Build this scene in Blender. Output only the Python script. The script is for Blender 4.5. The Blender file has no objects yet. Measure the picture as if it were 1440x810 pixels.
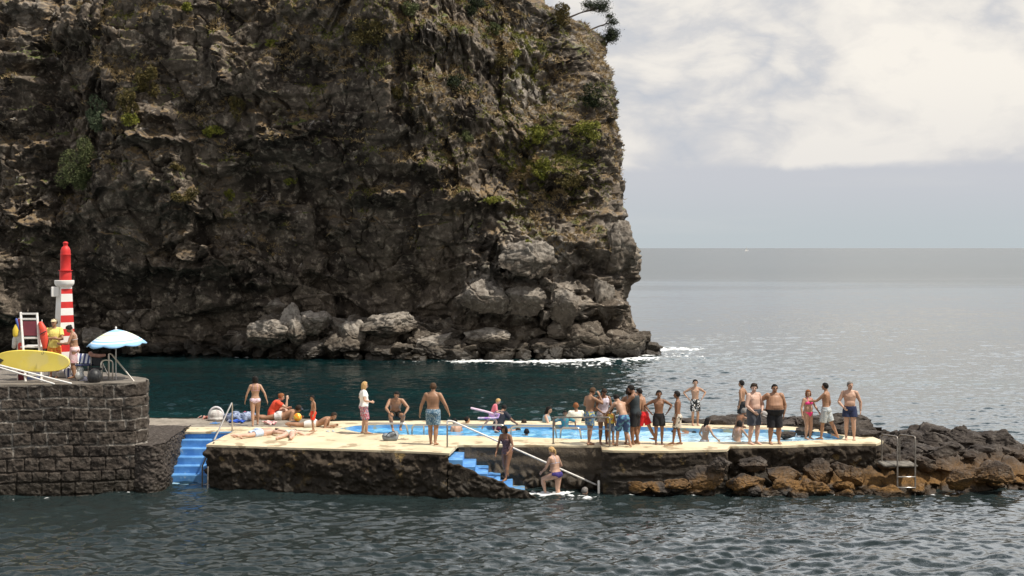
import bpy, math, random
import numpy as np
from mathutils import Vector, Matrix, Quaternion, Euler
from mathutils.bvhtree import BVHTree
from mathutils.geometry import tessellate_polygon

random.seed(7); RNG = np.random.default_rng(7)
SC = bpy.context.scene
COL = SC.collection
R = math.radians
F = 2000.0; H = 6.87; HY = 348.0; CX = 720.0     # focal length in px of a 1440 wide frame, eye height, horizon row
DECK = 1.22; PIER = 3.07; POOLZ = 1.10

def G(px, py, z):            # point of the level z that the photo shows at px, py
    d = F*(H-z)/(py-HY); return Vector(((px-CX)*d/F, d, z))
def A(px, py, d):            # point at distance d
    return Vector(((px-CX)*d/F, d, H-(py-HY)*d/F))

# ---------------------------------------------------------------- noise
def _h(ix, iy, iz, seed):
    n = (ix.astype(np.int64)*73856093) ^ (iy.astype(np.int64)*19349663) ^ (iz.astype(np.int64)*83492791) ^ (seed*2654435761)
    n = (n & 0xffffffff).astype(np.uint64)
    n = (n ^ (n >> np.uint64(15)))*np.uint64(2246822519) & np.uint64(0xffffffff)
    n = (n ^ (n >> np.uint64(13)))*np.uint64(3266489917) & np.uint64(0xffffffff)
    n = n ^ (n >> np.uint64(16))
    return n
def _f(n, k=0):
    n = (n*np.uint64(2654435761) + np.uint64(k*7919+13)) & np.uint64(0xffffffff)
    n = n ^ (n >> np.uint64(16)); n = (n*np.uint64(2246822519)) & np.uint64(0xffffffff); n = n ^ (n >> np.uint64(13))
    return n.astype(np.float64)/4294967295.0
def gnoise(p, seed=0):
    i = np.floor(p).astype(np.int64); f = p-i; u = f*f*f*(f*(f*6-15)+10)
    out = np.zeros(len(p))
    for a in (0,1):
        for b in (0,1):
            for c in (0,1):
                n = _h(i[:,0]+a, i[:,1]+b, i[:,2]+c, seed)
                g = np.stack([_f(n,1), _f(n,2), _f(n,3)],1)*2-1
                d = f-np.array([a,b,c])
                w = (u[:,0] if a else 1-u[:,0])*(u[:,1] if b else 1-u[:,1])*(u[:,2] if c else 1-u[:,2])
                out += w*(g*d).sum(1)
    return out*1.4
def fbm(p, octv=4, seed=0, gain=.5, ridge=False):
    s = np.zeros(len(p)); a = 1.; q = p.copy()
    for o in range(octv):
        n = gnoise(q, seed+o*17)
        s += a*((1-2*np.abs(n)) if ridge else n); a *= gain; q = q*2.03+11.7
    return s
def worley(p, seed=0, jit=.95):
    i = np.floor(p).astype(np.int64)
    f1 = np.full(len(p), 9.); f2 = np.full(len(p), 9.); idn = np.zeros(len(p), np.uint64); off = np.zeros((len(p),3))
    for a in (-1,0,1):
        for b in (-1,0,1):
            for c in (-1,0,1):
                n = _h(i[:,0]+a, i[:,1]+b, i[:,2]+c, seed)
                q = np.stack([i[:,0]+a+.5+jit*(_f(n,1)-.5), i[:,1]+b+.5+jit*(_f(n,2)-.5), i[:,2]+c+.5+jit*(_f(n,3)-.5)],1)
                v = p-q; d = np.sqrt((v*v).sum(1))
                m = d < f1
                f2 = np.where(m, f1, np.minimum(f2, d)); f1 = np.where(m, d, f1)
                idn = np.where(m, n, idn); off = np.where(m[:,None], v, off)
    return f1, f2, idn, off
def facets(p, seed=0, tilt=1.0):      # blocky broken rock: every cell is a tilted plane at its own height, about -1..1
    f1, f2, n, off = worley(p, seed)
    g = np.stack([_f(n,5), _f(n,6), _f(n,7)],1)*2-1
    return (_f(n,4)*2-1)*.6 + tilt*(g*off).sum(1), np.clip((f2-f1)*6, 0, 1), _f(n,9)
def sstep(a, b, x):
    t = np.clip((x-a)/(b-a), 0, 1); return t*t*(3-2*t)

# ---------------------------------------------------------------- materials
MATS = {}
class NT:
    def __init__(s, tree): s.t = tree; s.n = tree.nodes; s.l = tree.links
    def node(s, typ, **kw):
        n = s.n.new(typ)
        for k, v in kw.items():
            if k == 'ins':
                for kk, vv in v.items():
                    if hasattr(vv, 'is_output'): s.l.new(vv, n.inputs[kk])
                    else: n.inputs[kk].default_value = vv
            else: setattr(n, k, v)
        return n
    def noise(s, vec, scale, detail=4, rough=.55, dist=0):
        return s.node('ShaderNodeTexNoise', ins={'Vector': vec, 'Scale': scale, 'Detail': detail, 'Roughness': rough, 'Distortion': dist}).outputs['Fac']
    def rng(s, v, a, b, c=0., d=1., smooth=True):
        return s.node('ShaderNodeMapRange', interpolation_type='SMOOTHSTEP' if smooth else 'LINEAR', ins={0: v, 1: a, 2: b, 3: c, 4: d}).outputs[0]
    def math(s, op, a, b=0.):
        return s.node('ShaderNodeMath', operation=op, ins={0: a, 1: b}).outputs[0]
    def mix(s, f, a, b, mode='MIX'):
        n = s.node('ShaderNodeMix', data_type='RGBA', blend_type=mode)
        for k, v in ((0, f), (6, a), (7, b)):
            if hasattr(v, 'is_output'): s.l.new(v, n.inputs[k])
            else: n.inputs[k].default_value = (*v, 1) if (k > 0 and len(v) == 3) else v
        return n.outputs[2]
    def scalev(s, vec, sc):
        return s.node('ShaderNodeMapping', ins={0: vec, 3: sc}).outputs[0]
def newmat(name):
    m = bpy.data.materials.new(name); m.use_nodes = True; MATS[name] = m
    nt = NT(m.node_tree); bs = m.node_tree.nodes['Principled BSDF']
    co = nt.node('ShaderNodeTexCoord').outputs['Object']
    return m, nt, bs, co
def setc(bs, col, nt):
    if hasattr(col, 'is_output'): nt.l.new(col, bs.inputs['Base Color'])
    else: bs.inputs['Base Color'].default_value = (*col, 1)
def bump(nt, bs, hsock, strength, dist):
    b = nt.node('ShaderNodeBump', ins={'Height': hsock, 'Strength': strength, 'Distance': dist})
    nt.l.new(b.outputs[0], bs.inputs['Normal']); return b
def M(name, c1, c2=None, scale=8, rough=.7, metal=0, bstr=0, bscale=30, bdist=.01, lo=.4, hi=.6, detail=4, coat=0, c3=None, s3=3, t3=.6, spec=.5):
    if name in MATS: return MATS[name]
    m, nt, bs, co = newmat(name)
    c = c1
    if c2: c = nt.mix(nt.rng(nt.noise(co, scale, detail), lo, hi), c1, c2)
    if c3: c = nt.mix(nt.rng(nt.noise(co, s3, 5), t3, t3+.08), c if hasattr(c,'is_output') else c, c3)
    setc(bs, c, nt)
    bs.inputs['Roughness'].default_value = rough; bs.inputs['Metallic'].default_value = metal
    bs.inputs['Specular IOR Level'].default_value = spec
    if coat: bs.inputs['Coat Weight'].default_value = coat
    if bstr: bump(nt, bs, nt.noise(co, bscale, 5), bstr, bdist)
    return m

# ---------------------------------------------------------------- objects
def mesh_obj(name, verts, faces, mat, parent=None, smooth=True, attrs=None, mats=None, midx=None):
    me = bpy.data.meshes.new(name)
    verts = np.asarray(verts, dtype=np.float32)
    if isinstance(faces, np.ndarray) and faces.ndim == 2:
        n, k = faces.shape
        me.vertices.add(len(verts)); me.vertices.foreach_set('co', verts.ravel())
        me.loops.add(n*k); me.loops.foreach_set('vertex_index', faces.astype(np.int32).ravel())
        me.polygons.add(n); me.polygons.foreach_set('loop_start', (np.arange(n)*k).astype(np.int32))
        me.update(calc_edges=True)
    else:
        me.from_pydata([tuple(map(float, v)) for v in verts], [], [tuple(f) for f in faces])
    if mats:
        for m in mats: me.materials.append(m)
        if midx is not None: me.polygons.foreach_set('material_index', np.asarray(midx, np.int32))
    elif mat: me.materials.append(mat)
    if smooth: me.polygons.foreach_set('use_smooth', np.ones(len(me.polygons), bool))
    if attrs:
        for k, v in attrs.items():
            a = me.attributes.new(k, 'FLOAT', 'POINT'); a.data.foreach_set('value', np.asarray(v, np.float32))
    o = bpy.data.objects.new(name, me); COL.objects.link(o)
    if parent: o.parent = parent
    return o
def tag(o, label=None, cat=None, group=None, kind=None):
    if label: o['label'] = label
    if cat: o['category'] = cat
    if group: o['group'] = group
    if kind: o['kind'] = kind
    return o
def empty(name, loc, label, cat, group=None, rz=0):
    o = bpy.data.objects.new(name, None); COL.objects.link(o); o.location = loc; o.rotation_euler = (0,0,rz)
    o.empty_display_size = .2
    return tag(o, label, cat, group)
def grid_faces(nr, nc):
    i = np.arange(nr-1)[:,None]*nc + np.arange(nc-1)[None,:]
    return np.stack([i, i+1, i+nc+1, i+nc], -1).reshape(-1,4)
class MB:                                     # collects closed shells
    def __init__(s): s.v = []; s.f = []; s.mi = []; s.cur = 0
    def add(s, v, f):
        b = len(s.v); s.v += [tuple(map(float, x)) for x in v]; s.f += [tuple(b+i for i in q) for q in f]; s.mi += [s.cur]*len(f)
        return s
    def box(s, c, d, rot=None, bev=.0):
        x, y, z = [k/2 for k in d]; c = Vector(c); rot = rot or Matrix()
        if bev <= 0:
            v = [(sx*x, sy*y, sz*z) for sx in (-1,1) for sy in (-1,1) for sz in (-1,1)]
            f = [(0,1,3,2),(4,6,7,5),(0,4,5,1),(2,3,7,6),(0,2,6,4),(1,5,7,3)]
        else:
            b = min(bev, x*.9, y*.9, z*.9); v = []; idx = {}
            for sx in (-1,1):
                for sy in (-1,1):
                    for sz in (-1,1):
                        for a in range(3):
                            q = [sx*x, sy*y, sz*z]; sg = (sx, sy, sz)
                            for j in range(3):
                                if j != a: q[j] -= sg[j]*b
                            idx[(sx,sy,sz,a)] = len(v); v.append(tuple(q))
            f = []
            sq = [(-1,-1),(1,-1),(1,1),(-1,1)]
            for a in range(3):
                for s0 in (-1,1):
                    q = []
                    for (p, r) in sq:
                        k = [0,0,0]; k[a] = s0; k[(a+1)%3] = p; k[(a+2)%3] = r; q.append(idx[(*k, a)])
                    f.append(tuple(q if s0 > 0 else q[::-1]))
                for p in (-1,1):
                    for r in (-1,1):     # edge quads along axis a
                        b1, b2 = (a+1)%3, (a+2)%3
                        def K(t, ax):
                            k = [0,0,0]; k[a] = t; k[b1] = p; k[b2] = r; return idx[(*k, ax)]
                        q = (K(-1,b1), K(1,b1), K(1,b2), K(-1,b2)); f.append(q if p*r < 0 else q[::-1])
            for sx in (-1,1):
                for sy in (-1,1):
                    for sz in (-1,1):
                        q = tuple(idx[(sx,sy,sz,a)] for a in range(3)); f.append(q if sx*sy*sz > 0 else q[::-1])
        return s.add([c + rot @ Vector(p) for p in v], f)
    def tube(s, pts, r, wdir=None, n=10, cap=True):
        v, f = tube_geo(pts, r, wdir, n, cap); return s.add(v, f)
    def ell(s, c, rad, rot=None, nu=14, nv=9):
        v, f = ell_geo(c, rad, rot, nu, nv); return s.add(v, f)
    def lathe(s, c, prof, n=20, ph=0):        # prof of (r, z), closed with points at both ends
        c = Vector(c); v = []; f = []
        for (r, z) in prof:
            for k in range(n):
                a = 2*math.pi*k/n+ph; v.append(c+Vector((r*math.cos(a), r*math.sin(a), z)))
        for i in range(len(prof)-1):
            for k in range(n): f.append((i*n+k, i*n+(k+1)%n, (i+1)*n+(k+1)%n, (i+1)*n+k))
        f.append(tuple(range(n))[::-1]); f.append(tuple((len(prof)-1)*n+k for k in range(n)))
        return s.add(v, f)
    def build(s, name, mat, parent=None, smooth=True, mats=None):
        o = mesh_obj(name, s.v, s.f, mat, parent, smooth, mats=mats, midx=s.mi if mats else None)
        if smooth:
            try: o.data.set_sharp_from_angle(angle=R(40))
            except Exception: pass
        return o
def tube_geo(pts, r, wdir=None, n=10, cap=True):
    P = [Vector(p) for p in pts]; m = len(P)
    rr = r if isinstance(r, (list, tuple)) else [r]*m
    rr = [(q, q) if not isinstance(q, (list, tuple)) else q for q in rr]
    T = []
    for i in range(m):
        t = (P[min(i+1,m-1)]-P[max(i-1,0)]); T.append(t.normalized() if t.length > 1e-9 else Vector((0,0,1)))
    w = Vector(wdir) if wdir is not None else Vector((1,0,0))
    if abs(w.dot(T[0])) > .95: w = Vector((0,1,0)) if abs(T[0].y) < .9 else Vector((0,0,1))
    rings = []
    if cap:
        for a in (75, 50, 25): 
            q = math.sin(R(a)); k = math.cos(R(a)); rings.append((P[0]-T[0]*(sum(rr[0])/2*q), T[0], rr[0][0]*k, rr[0][1]*k))
    for i in range(m): rings.append((P[i], T[i], *rr[i]))
    if cap:
        for a in (25, 50, 75):
            q = math.sin(R(a)); k = math.cos(R(a)); rings.append((P[-1]+T[-1]*(sum(rr[-1])/2*q), T[-1], rr[-1][0]*k, rr[-1][1]*k))
    v = []; f = []
    for (c, t, a, b) in rings:
        w = (w - t*w.dot(t)).normalized(); u = t.cross(w)
        for k in range(n):
            an = 2*math.pi*k/n; v.append(c + w*(a*math.cos(an)) + u*(b*math.sin(an)))
    L = len(rings)
    for i in range(L-1):
        for k in range(n): f.append((i*n+k, i*n+(k+1)%n, (i+1)*n+(k+1)%n, (i+1)*n+k))
    f.append(tuple(range(n))[::-1]); f.append(tuple((L-1)*n+k for k in range(n)))
    return v, f
def ell_geo(c, rad, rot=None, nu=14, nv=9):
    c = Vector(c); rot = rot or Matrix.Identity(3)
    v = [c + rot @ Vector((0,0,-rad[2]))]; f = []
    for j in range(1, nv):
        ph = -math.pi/2+math.pi*j/nv
        for k in range(nu):
            a = 2*math.pi*k/nu
            v.append(c + rot @ Vector((rad[0]*math.cos(ph)*math.cos(a), rad[1]*math.cos(ph)*math.sin(a), rad[2]*math.sin(ph))))
    v.append(c + rot @ Vector((0,0,rad[2]))); t = len(v)-1
    for k in range(nu):
        f.append((0, 1+(k+1)%nu, 1+k)); f.append((t, 1+(nv-2)*nu+k, 1+(nv-2)*nu+(k+1)%nu))
        for j in range(nv-2):
            f.append((1+j*nu+k, 1+j*nu+(k+1)%nu, 1+(j+1)*nu+(k+1)%nu, 1+(j+1)*nu+k))
    return v, f
def remesh(mb, name, vox, mat, parent=None, smooth_it=2, sf=.5):   # one continuous surface round all shells
    o = mesh_obj('tmp', mb.v, mb.f, None, None)
    md = o.modifiers.new('r', 'REMESH'); md.mode = 'VOXEL'; md.voxel_size = vox; md.use_smooth_shade = True
    if smooth_it:
        sm = o.modifiers.new('s', 'SMOOTH'); sm.factor = sf; sm.iterations = smooth_it
    dg = bpy.context.evaluated_depsgraph_get(); dg.update()
    me = bpy.data.meshes.new_from_object(o.evaluated_get(dg))
    me.name = name; me.materials.clear(); me.materials.append(mat)
    old = o.data; bpy.data.objects.remove(o); bpy.data.meshes.remove(old)
    q = bpy.data.objects.new(name, me); COL.objects.link(q)
    me.polygons.foreach_set('use_smooth', np.ones(len(me.polygons), bool))
    if parent: q.parent = parent
    return q
def arc(p, q, r, n=5):    # pipe bend helper: rounded polyline through a list
    return p
def bend(pts, r=.08, n=5):
    P = [Vector(p) for p in pts]; out = [P[0]]
    for i in range(1, len(P)-1):
        a = (P[i-1]-P[i]); b = (P[i+1]-P[i]); ra = min(r, a.length*.45, b.length*.45)
        s = P[i]+a.normalized()*ra; e = P[i]+b.normalized()*ra
        for k in range(n+1):
            t = k/n; out.append(s*(1-t)**2 + P[i]*(2*t*(1-t)) + e*t*t)
    out.append(P[-1]); return out
# ---------------------------------------------------------------- camera, light, sky
cam = bpy.data.objects.new('camera', bpy.data.cameras.new('camera')); COL.objects.link(cam); SC.camera = cam
cam.location = (0,0,H); cam.rotation_euler = (R(90),0,0)
cam.data.lens = 50; cam.data.sensor_width = 36; cam.data.shift_y = -(405-HY)/1440; cam.data.clip_end = 60000; cam.data.clip_start = .5
SUN_EL, SUN_AZ = 60., -20.      # azimuth counted from +X towards +Y
sd = bpy.data.lights.new('sun', 'SUN'); sd.energy = 4.8; sd.angle = R(.5); sd.color = (1, .94, .84)
sun = bpy.data.objects.new('sun', sd); COL.objects.link(sun)
sv = Vector((math.cos(R(SUN_EL))*math.cos(R(SUN_AZ)), math.cos(R(SUN_EL))*math.sin(R(SUN_AZ)), math.sin(R(SUN_EL))))
sun.rotation_euler = sv.to_track_quat('Z', 'Y').to_euler(); sun.location = sv*60
SC.view_settings.view_transform = 'Standard'; SC.view_settings.look = 'None'; SC.view_settings.gamma = 1
SC.view_settings.exposure = 0; SC.view_settings.use_curve_mapping = False
SC.render.engine = 'CYCLES'; SC.cycles.use_denoising = True; SC.cycles.max_bounces = 5; SC.cycles.caustics_reflective = False; SC.cycles.caustics_refractive = False
SC.cycles.use_adaptive_sampling = True; SC.cycles.adaptive_threshold = .015
w = bpy.data.worlds.new('World'); SC.world = w; w.use_nodes = True
nt = NT(w.node_tree); bg = w.node_tree.nodes['Background']
sky = nt.node('ShaderNodeTexSky', sky_type='NISHITA', sun_disc=False, sun_elevation=R(SUN_EL), sun_rotation=R(90-SUN_AZ), air_density=1.0, dust_density=2.0)
dr = nt.node('ShaderNodeTexCoord').outputs['Generated']
sep = nt.node('ShaderNodeSeparateXYZ', ins={0: dr}); z = sep.outputs[2]
n1 = nt.noise(nt.node('ShaderNodeMapping', ins={0: dr, 1: (.33, 0, .21), 3: (1,1,1.7)}).outputs[0], 7.5, 8, .52, .5)
n2 = nt.noise(nt.scalev(dr, (1,1,1.3)), 2.3, 3, .5)
n3 = nt.noise(nt.node('ShaderNodeMapping', ins={0: dr, 1: (2.33, 4, .71), 3: (1,1,2.2)}).outputs[0], 14, 7, .6, .3)
ab = lambda v: nt.math('ABSOLUTE', nt.math('SUBTRACT', v, .5))
n4 = nt.noise(nt.node('ShaderNodeMapping', ins={0: dr, 1: (.9, .3, .55), 3: (1,1,1.5)}).outputs[0], 10, 3, .5, .2)
body = nt.math('ADD', nt.math('ADD', nt.math('MULTIPLY', n1, .46), nt.math('MULTIPLY', ab(n4), .75)), nt.math('ADD', nt.math('MULTIPLY', n2, .3), nt.math('ADD', nt.math('MULTIPLY', ab(n3), .45), .075)))
K = 10.6
cl = nt.node('ShaderNodeValToRGB', ins={0: body}); cr = cl.color_ramp
cr.elements[0].position = .37; cr.elements[0].color = (.50*K, .53*K, .585*K, 1)
cr.elements[1].position = .60; cr.elements[1].color = (.89*K, .845*K, .775*K, 1)
for p, c in ((.45, (.64,.635,.64)), (.51, (.78,.75,.71))):
    e = cr.elements.new(p); e.color = (*[k*K for k in c], 1)
wob = nt.math('MULTIPLY', nt.math('SUBTRACT', n3, .5), .016)
zz = nt.math('ADD', z, wob)
low = nt.mix(nt.rng(z, .0, .055), (.485*K, .535*K, .56*K), (.545*K, .56*K, .60*K))
lowst = nt.noise(nt.scalev(dr, (1,1,9)), 5, 4, .5)
low = nt.mix(nt.rng(lowst, .5, .75, 0, .35), low, (.60*K, .61*K, .62*K))
hi = nt.mix(nt.rng(z, .05, .13), nt.mix(.35, cl.outputs[0], (.60*K,.60*K,.62*K)), cl.outputs[0])
clouds = nt.mix(nt.rng(zz, .053, .060), low, hi)
xs_ = sep.outputs[0]
boost = nt.math('MULTIPLY', nt.math('MULTIPLY', nt.rng(z, .17, .32), nt.math('MULTIPLY', nt.rng(xs_, -.15, .2), nt.rng(sep.outputs[1], .3, .6))), nt.rng(z, .75, .95, 1, 0))  # unseen brighter sky patch above the view, added to lighten the sea reflections
clouds = nt.mix(nt.math('MULTIPLY', boost, .8), clouds, (2.3*K, 2.36*K, 2.45*K))
up = nt.mix(nt.math('MULTIPLY', nt.rng(z, .30, .7), nt.rng(n1, .38, .56)), clouds, sky.outputs[0])
nt.l.new(up, bg.inputs[0]); bg.inputs[1].default_value = .1

# ---------------------------------------------------------------- rock materials
def rock_mat(name, dark, mid, light, wet=None, grass=None, algae=None, scale=1.0, bs_=.6):
    m, nt, bs, co = newmat(name)
    geo = nt.node('ShaderNodeNewGeometry'); nz = nt.node('ShaderNodeSeparateXYZ', ins={0: geo.outputs['Normal']}).outputs[2]
    pz = nt.node('ShaderNodeSeparateXYZ', ins={0: geo.outputs['Position']}).outputs[2]
    a = nt.noise(co, .35*scale, 6, .6, .4); b = nt.noise(co, 2.1*scale, 6, .65, .2); c = nt.noise(co, 9*scale, 5, .6)
    col = nt.mix(nt.rng(a, .38, .62), dark, mid)
    col = nt.mix(nt.rng(b, .5, .72, 0, .85), col, light)
    col = nt.mix(nt.rng(c, .35, .5, .45, 0), col, [k*.55 for k in dark])
    if grass:
        g = nt.math('MULTIPLY', nt.rng(nz, .32, .62), nt.rng(nt.noise(co, .8, 5, .6), .46, .56))
        g = nt.math('MULTIPLY', g, nt.rng(pz, 5, 8))
        gc = nt.mix(nt.rng(nt.noise(co, .5, 4), .50, .60), grass[0], grass[1])
        col = nt.mix(nt.math('MULTIPLY', g, nt.rng(c, .3, .6, .45, 1)), col, gc)
        wl = nt.math('MULTIPLY', nt.rng(nt.noise(co, 1.3, 6, .7, .5), .60, .68), nt.rng(nz, -.05, .4))
        col = nt.mix(nt.math('MULTIPLY', wl, .75), col, (.36,.34,.31))
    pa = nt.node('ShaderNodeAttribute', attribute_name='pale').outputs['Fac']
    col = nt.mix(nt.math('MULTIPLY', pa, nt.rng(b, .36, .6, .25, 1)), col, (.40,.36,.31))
    if algae:
        al = nt.math('MULTIPLY', nt.rng(nt.math('ADD', pz, nt.math('MULTIPLY', b, .5)), algae[1], algae[2], 1, 0), nt.rng(nt.math('ADD', nt.noise(co, 1.3, 6, .65), nt.rng(nt.node('ShaderNodeSeparateXYZ', ins={0: geo.outputs['Position']}).outputs[0], 5, 12, -.01, .18)), .44, .55))
        col = nt.mix(al, col, nt.mix(nt.rng(c, .4, .6), algae[0], [k*.5 for k in algae[0]]))
    if wet:
        wv = nt.math('ADD', pz, nt.math('MULTIPLY', nt.math('SUBTRACT', a, .5), wet[1]))
        wf = nt.rng(wv, wet[0]*.4, wet[0], 1, 0)
        col = nt.mix(nt.math('MULTIPLY', wf, .85), col, (.018,.015,.011))
        nt.l.new(nt.rng(wf, 0, 1, .88, .45), bs.inputs['Roughness'])
    else: bs.inputs['Roughness'].default_value = .9
    bs.inputs['Specular IOR Level'].default_value = .3
    setc(bs, col, nt)
    h = nt.math('ADD', nt.math('MULTIPLY', b, 1.), nt.math('ADD', nt.math('MULTIPLY', c, .45), nt.math('MULTIPLY', nt.noise(co, 34*scale, 4, .6), .14)))
    bump(nt, bs, h, bs_, .16/scale)
    return m
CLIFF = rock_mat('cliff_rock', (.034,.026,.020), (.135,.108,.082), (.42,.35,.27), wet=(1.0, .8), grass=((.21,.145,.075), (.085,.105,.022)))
BOULD = rock_mat('boulder_rock', (.065,.052,.040), (.135,.11,.084), (.30,.265,.215), wet=(1.1, .9), scale=1.4)
LAVA = rock_mat('lava_rock', (.035,.028,.024), (.075,.062,.052), (.15,.13,.11), wet=(.22, .15), algae=((.24,.125,.034), .2, 1.25), scale=2.6, bs_=.7)

# ---------------------------------------------------------------- the cliff
def dpx(px): return (px-CX)*.0445      # at the cliff one photo pixel is 44.5 mm
def zpx(py): return H-(py-HY)*.0445
# ledges and noses read off the photograph: centre, half width, half height, how far they stick out
LEDGES = [(95,40,60,40,1.0),(40,85,50,8,.8),(35,115,40,6,.7),(85,140,25,14,.8),(40,160,20,18,.8),(60,205,40,16,1.0),(25,225,40,22,1.2),(35,262,45,20,1.2),(45,318,70,26,1.6),
         (15,375,40,30,1.3),(15,440,40,40,1.2),(310,88,9,36,.9),(315,128,10,10,.9),(212,205,42,7,1.1),(225,172,28,10,.8),(232,262,52,30,1.1),(275,300,45,20,1.1),(380,155,18,28,1.0),(445,80,40,26,.9),(405,200,40,20,.8),
         (530,283,45,10,1.8),(445,190,22,10,.9),(375,300,28,14,1.0),(240,378,50,14,.9),(325,372,38,28,1.4),(350,402,38,12,1.2),(470,325,14,10,.7),(440,385,20,12,.7),
         (600,150,26,70,1.1),(600,245,40,14,1.1),(690,290,55,12,1.5),(745,375,48,36,2.4,.75),(680,425,34,36,2.0,.5),(742,432,34,38,1.7,.5),(792,430,26,36,1.7,.5),(868,355,34,40,1.5,.5),(735,120,26,46,.9,.75),
         (700,80,40,24,.8),(760,60,44,24,.9),(750,195,60,24,1.3),(790,245,60,18,1.2),(830,205,38,22,1.0),(850,130,30,30,.8),(810,345,34,28,1.3),(845,430,26,44,1.5),(880,470,34,28,1.4),
         (640,60,50,22,.9),(560,70,40,24,.8),(660,170,34,26,.9),(845,300,38,18,.8),(535,40,44,20,.7),(420,20,50,20,.7)]
def build_cliff():
    cell = .055
    zmax = 24.2
    zs = np.concatenate([np.arange(-1.2, 22.8, cell), np.arange(22.8, zmax, .11)])
    xl = np.arange(-43, -33, .12); 
    ss = np.concatenate([xl, np.arange(-33, 4.0, cell)])     # s along the front, 0..: arc part appended
    Rr = 4.2
    ns_arc = np.arange(0, math.pi/2*Rr+14, .09)
    # silhouette of the right-hand edge
    sil = [(921,500),(918,494),(905,482),(895,465),(890,445),(888,425),(889,405),(901,392),(904,378),(900,350),(889,325),(884,310),(887,288),(881,262),(875,238),(884,208),(884,190),(878,152),(864,128),(861,100),(863,70),(858,45),(850,20),(834,-5),(790,-30),(740,-60),(640,-90)]
    sz = [zpx(p[1]) for p in sil]; sx = [dpx(p[0]) for p in sil]
    E = np.interp(zs, sz, sx)
    E = np.where(zs < sz[0], sx[0]+.4, E)
    nf = len(ss); na = len(ns_arc); NC = nf+na; NR = len(zs)
    X = np.zeros((NR, NC)); Y = np.zeros((NR, NC)); NX = np.zeros((NR, NC)); NY = np.zeros((NR, NC))
    Z = np.repeat(zs[:,None], NC, 1)
    for r in range(NR):
        xe = E[r]-Rr
        X[r,:nf] = np.where(ss < -6, ss, -6+(ss+6)*(xe+6)/10.)
        Y[r,:nf] = 0; NX[r,:nf] = 0; NY[r,:nf] = -1
        a = np.minimum(ns_arc/Rr, math.pi/2); ex = np.maximum(ns_arc-Rr*math.pi/2, 0)
        x_end = X[r,nf-1]
        X[r,nf:] = x_end + (E[r]-x_end)*np.sin(a); Y[r,nf:] = Rr*(1-np.cos(a)) + ex
        X[r,nf:] -= ex*.35
        NX[r,nf:] = np.sin(a); NY[r,nf:] = -np.cos(a)
    x = X.ravel(); y = Y.ravel(); z = Z.ravel(); nx = NX.ravel(); ny = NY.ravel()
    # brightness map for slope, roughness and pale colour: rows up the face, columns across
    cols = [-500,50,150,250,350,450,550,650,750,850,950]
    rows = [505,450,390,330,270,210,150,90,30,-60]
    B = {30:[.5,.6,.3,.2,.2,.3,.5,.6,.7,.8,.8], 90:[.3,.3,.3,.25,.3,.4,.3,.5,.8,.7,.6], 150:[.3,.3,.4,.4,.3,.25,.08,.4,.9,.6,.4],
         210:[.5,.5,.5,.35,.1,0,0,.35,.8,.6,.4], 270:[.5,.5,.15,.35,.15,.05,0,.25,.5,.4,.3], 330:[.4,.4,0,0,.25,.05,-.15,0,.3,.6,.5],
         390:[.3,.3,-.1,-.1,.25,0,-.15,.15,.5,.45,.4], 450:[.2,.2,-.1,-.15,0,.2,.1,.4,.4,.4,.4], 505:[.3,.2,0,0,.1,.3,.3,.4,.5,.5,.5], -60:[.8]*11}
    SL = np.array([[B[r][c]*1.2-.32 for c in range(11)] for r in rows])
    zr = np.array([zpx(r) for r in rows]); xc = np.array([dpx(c) for c in cols])
    zq = np.arange(-1.5, 30, .25); xq = np.arange(-46, 16, .5)
    tmp = np.array([np.interp(zq, zr, SL[:,c]) for c in range(11)])        # c, z
    SQ = np.array([np.interp(xq, xc, tmp[:,k]) for k in range(len(zq))])   # z, x
    IQ = np.cumsum(SQ, 0)*.25
    fx = np.clip((x-xq[0])/.5, 0, len(xq)-1.001); fz = np.clip((z-zq[0])/.25, 0, len(zq)-1.001)
    ix = fx.astype(int); iz = fz.astype(int); ax = fx-ix; az = fz-iz
    rec = (IQ[iz,ix]*(1-ax)+IQ[iz,ix+1]*ax)*(1-az)+(IQ[iz+1,ix]*(1-ax)+IQ[iz+1,ix+1]*ax)*az
    front = np.clip(-ny, 0, 1)
    base = np.interp(x, [-45,-32,-26,-14,-5,2,8], [89.5,90,93,91.5,90,88.6,88.8])
    P = np.stack([x, y+rec, z], 1)
    wrp = np.stack([fbm(P*.23+5, 3, 3), fbm(P*.23+9, 3, 5), fbm(P*.23+2, 3, 8)], 1)
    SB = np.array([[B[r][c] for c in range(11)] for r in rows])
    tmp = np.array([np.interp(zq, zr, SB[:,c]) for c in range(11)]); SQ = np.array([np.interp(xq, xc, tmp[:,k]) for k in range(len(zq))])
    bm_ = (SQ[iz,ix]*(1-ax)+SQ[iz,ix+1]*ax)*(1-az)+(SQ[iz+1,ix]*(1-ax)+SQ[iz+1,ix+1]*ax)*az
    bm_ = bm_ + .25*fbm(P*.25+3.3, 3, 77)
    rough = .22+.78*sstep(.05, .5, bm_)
    lump = np.zeros_like(x); pale = np.zeros_like(x)
    w2 = np.stack([gnoise(P*1.3+5, 13), gnoise(P*1.3+9, 15), gnoise(P*1.3+2, 18)], 1)
    w3 = fbm(P*2.3+1, 3, 19)
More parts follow.
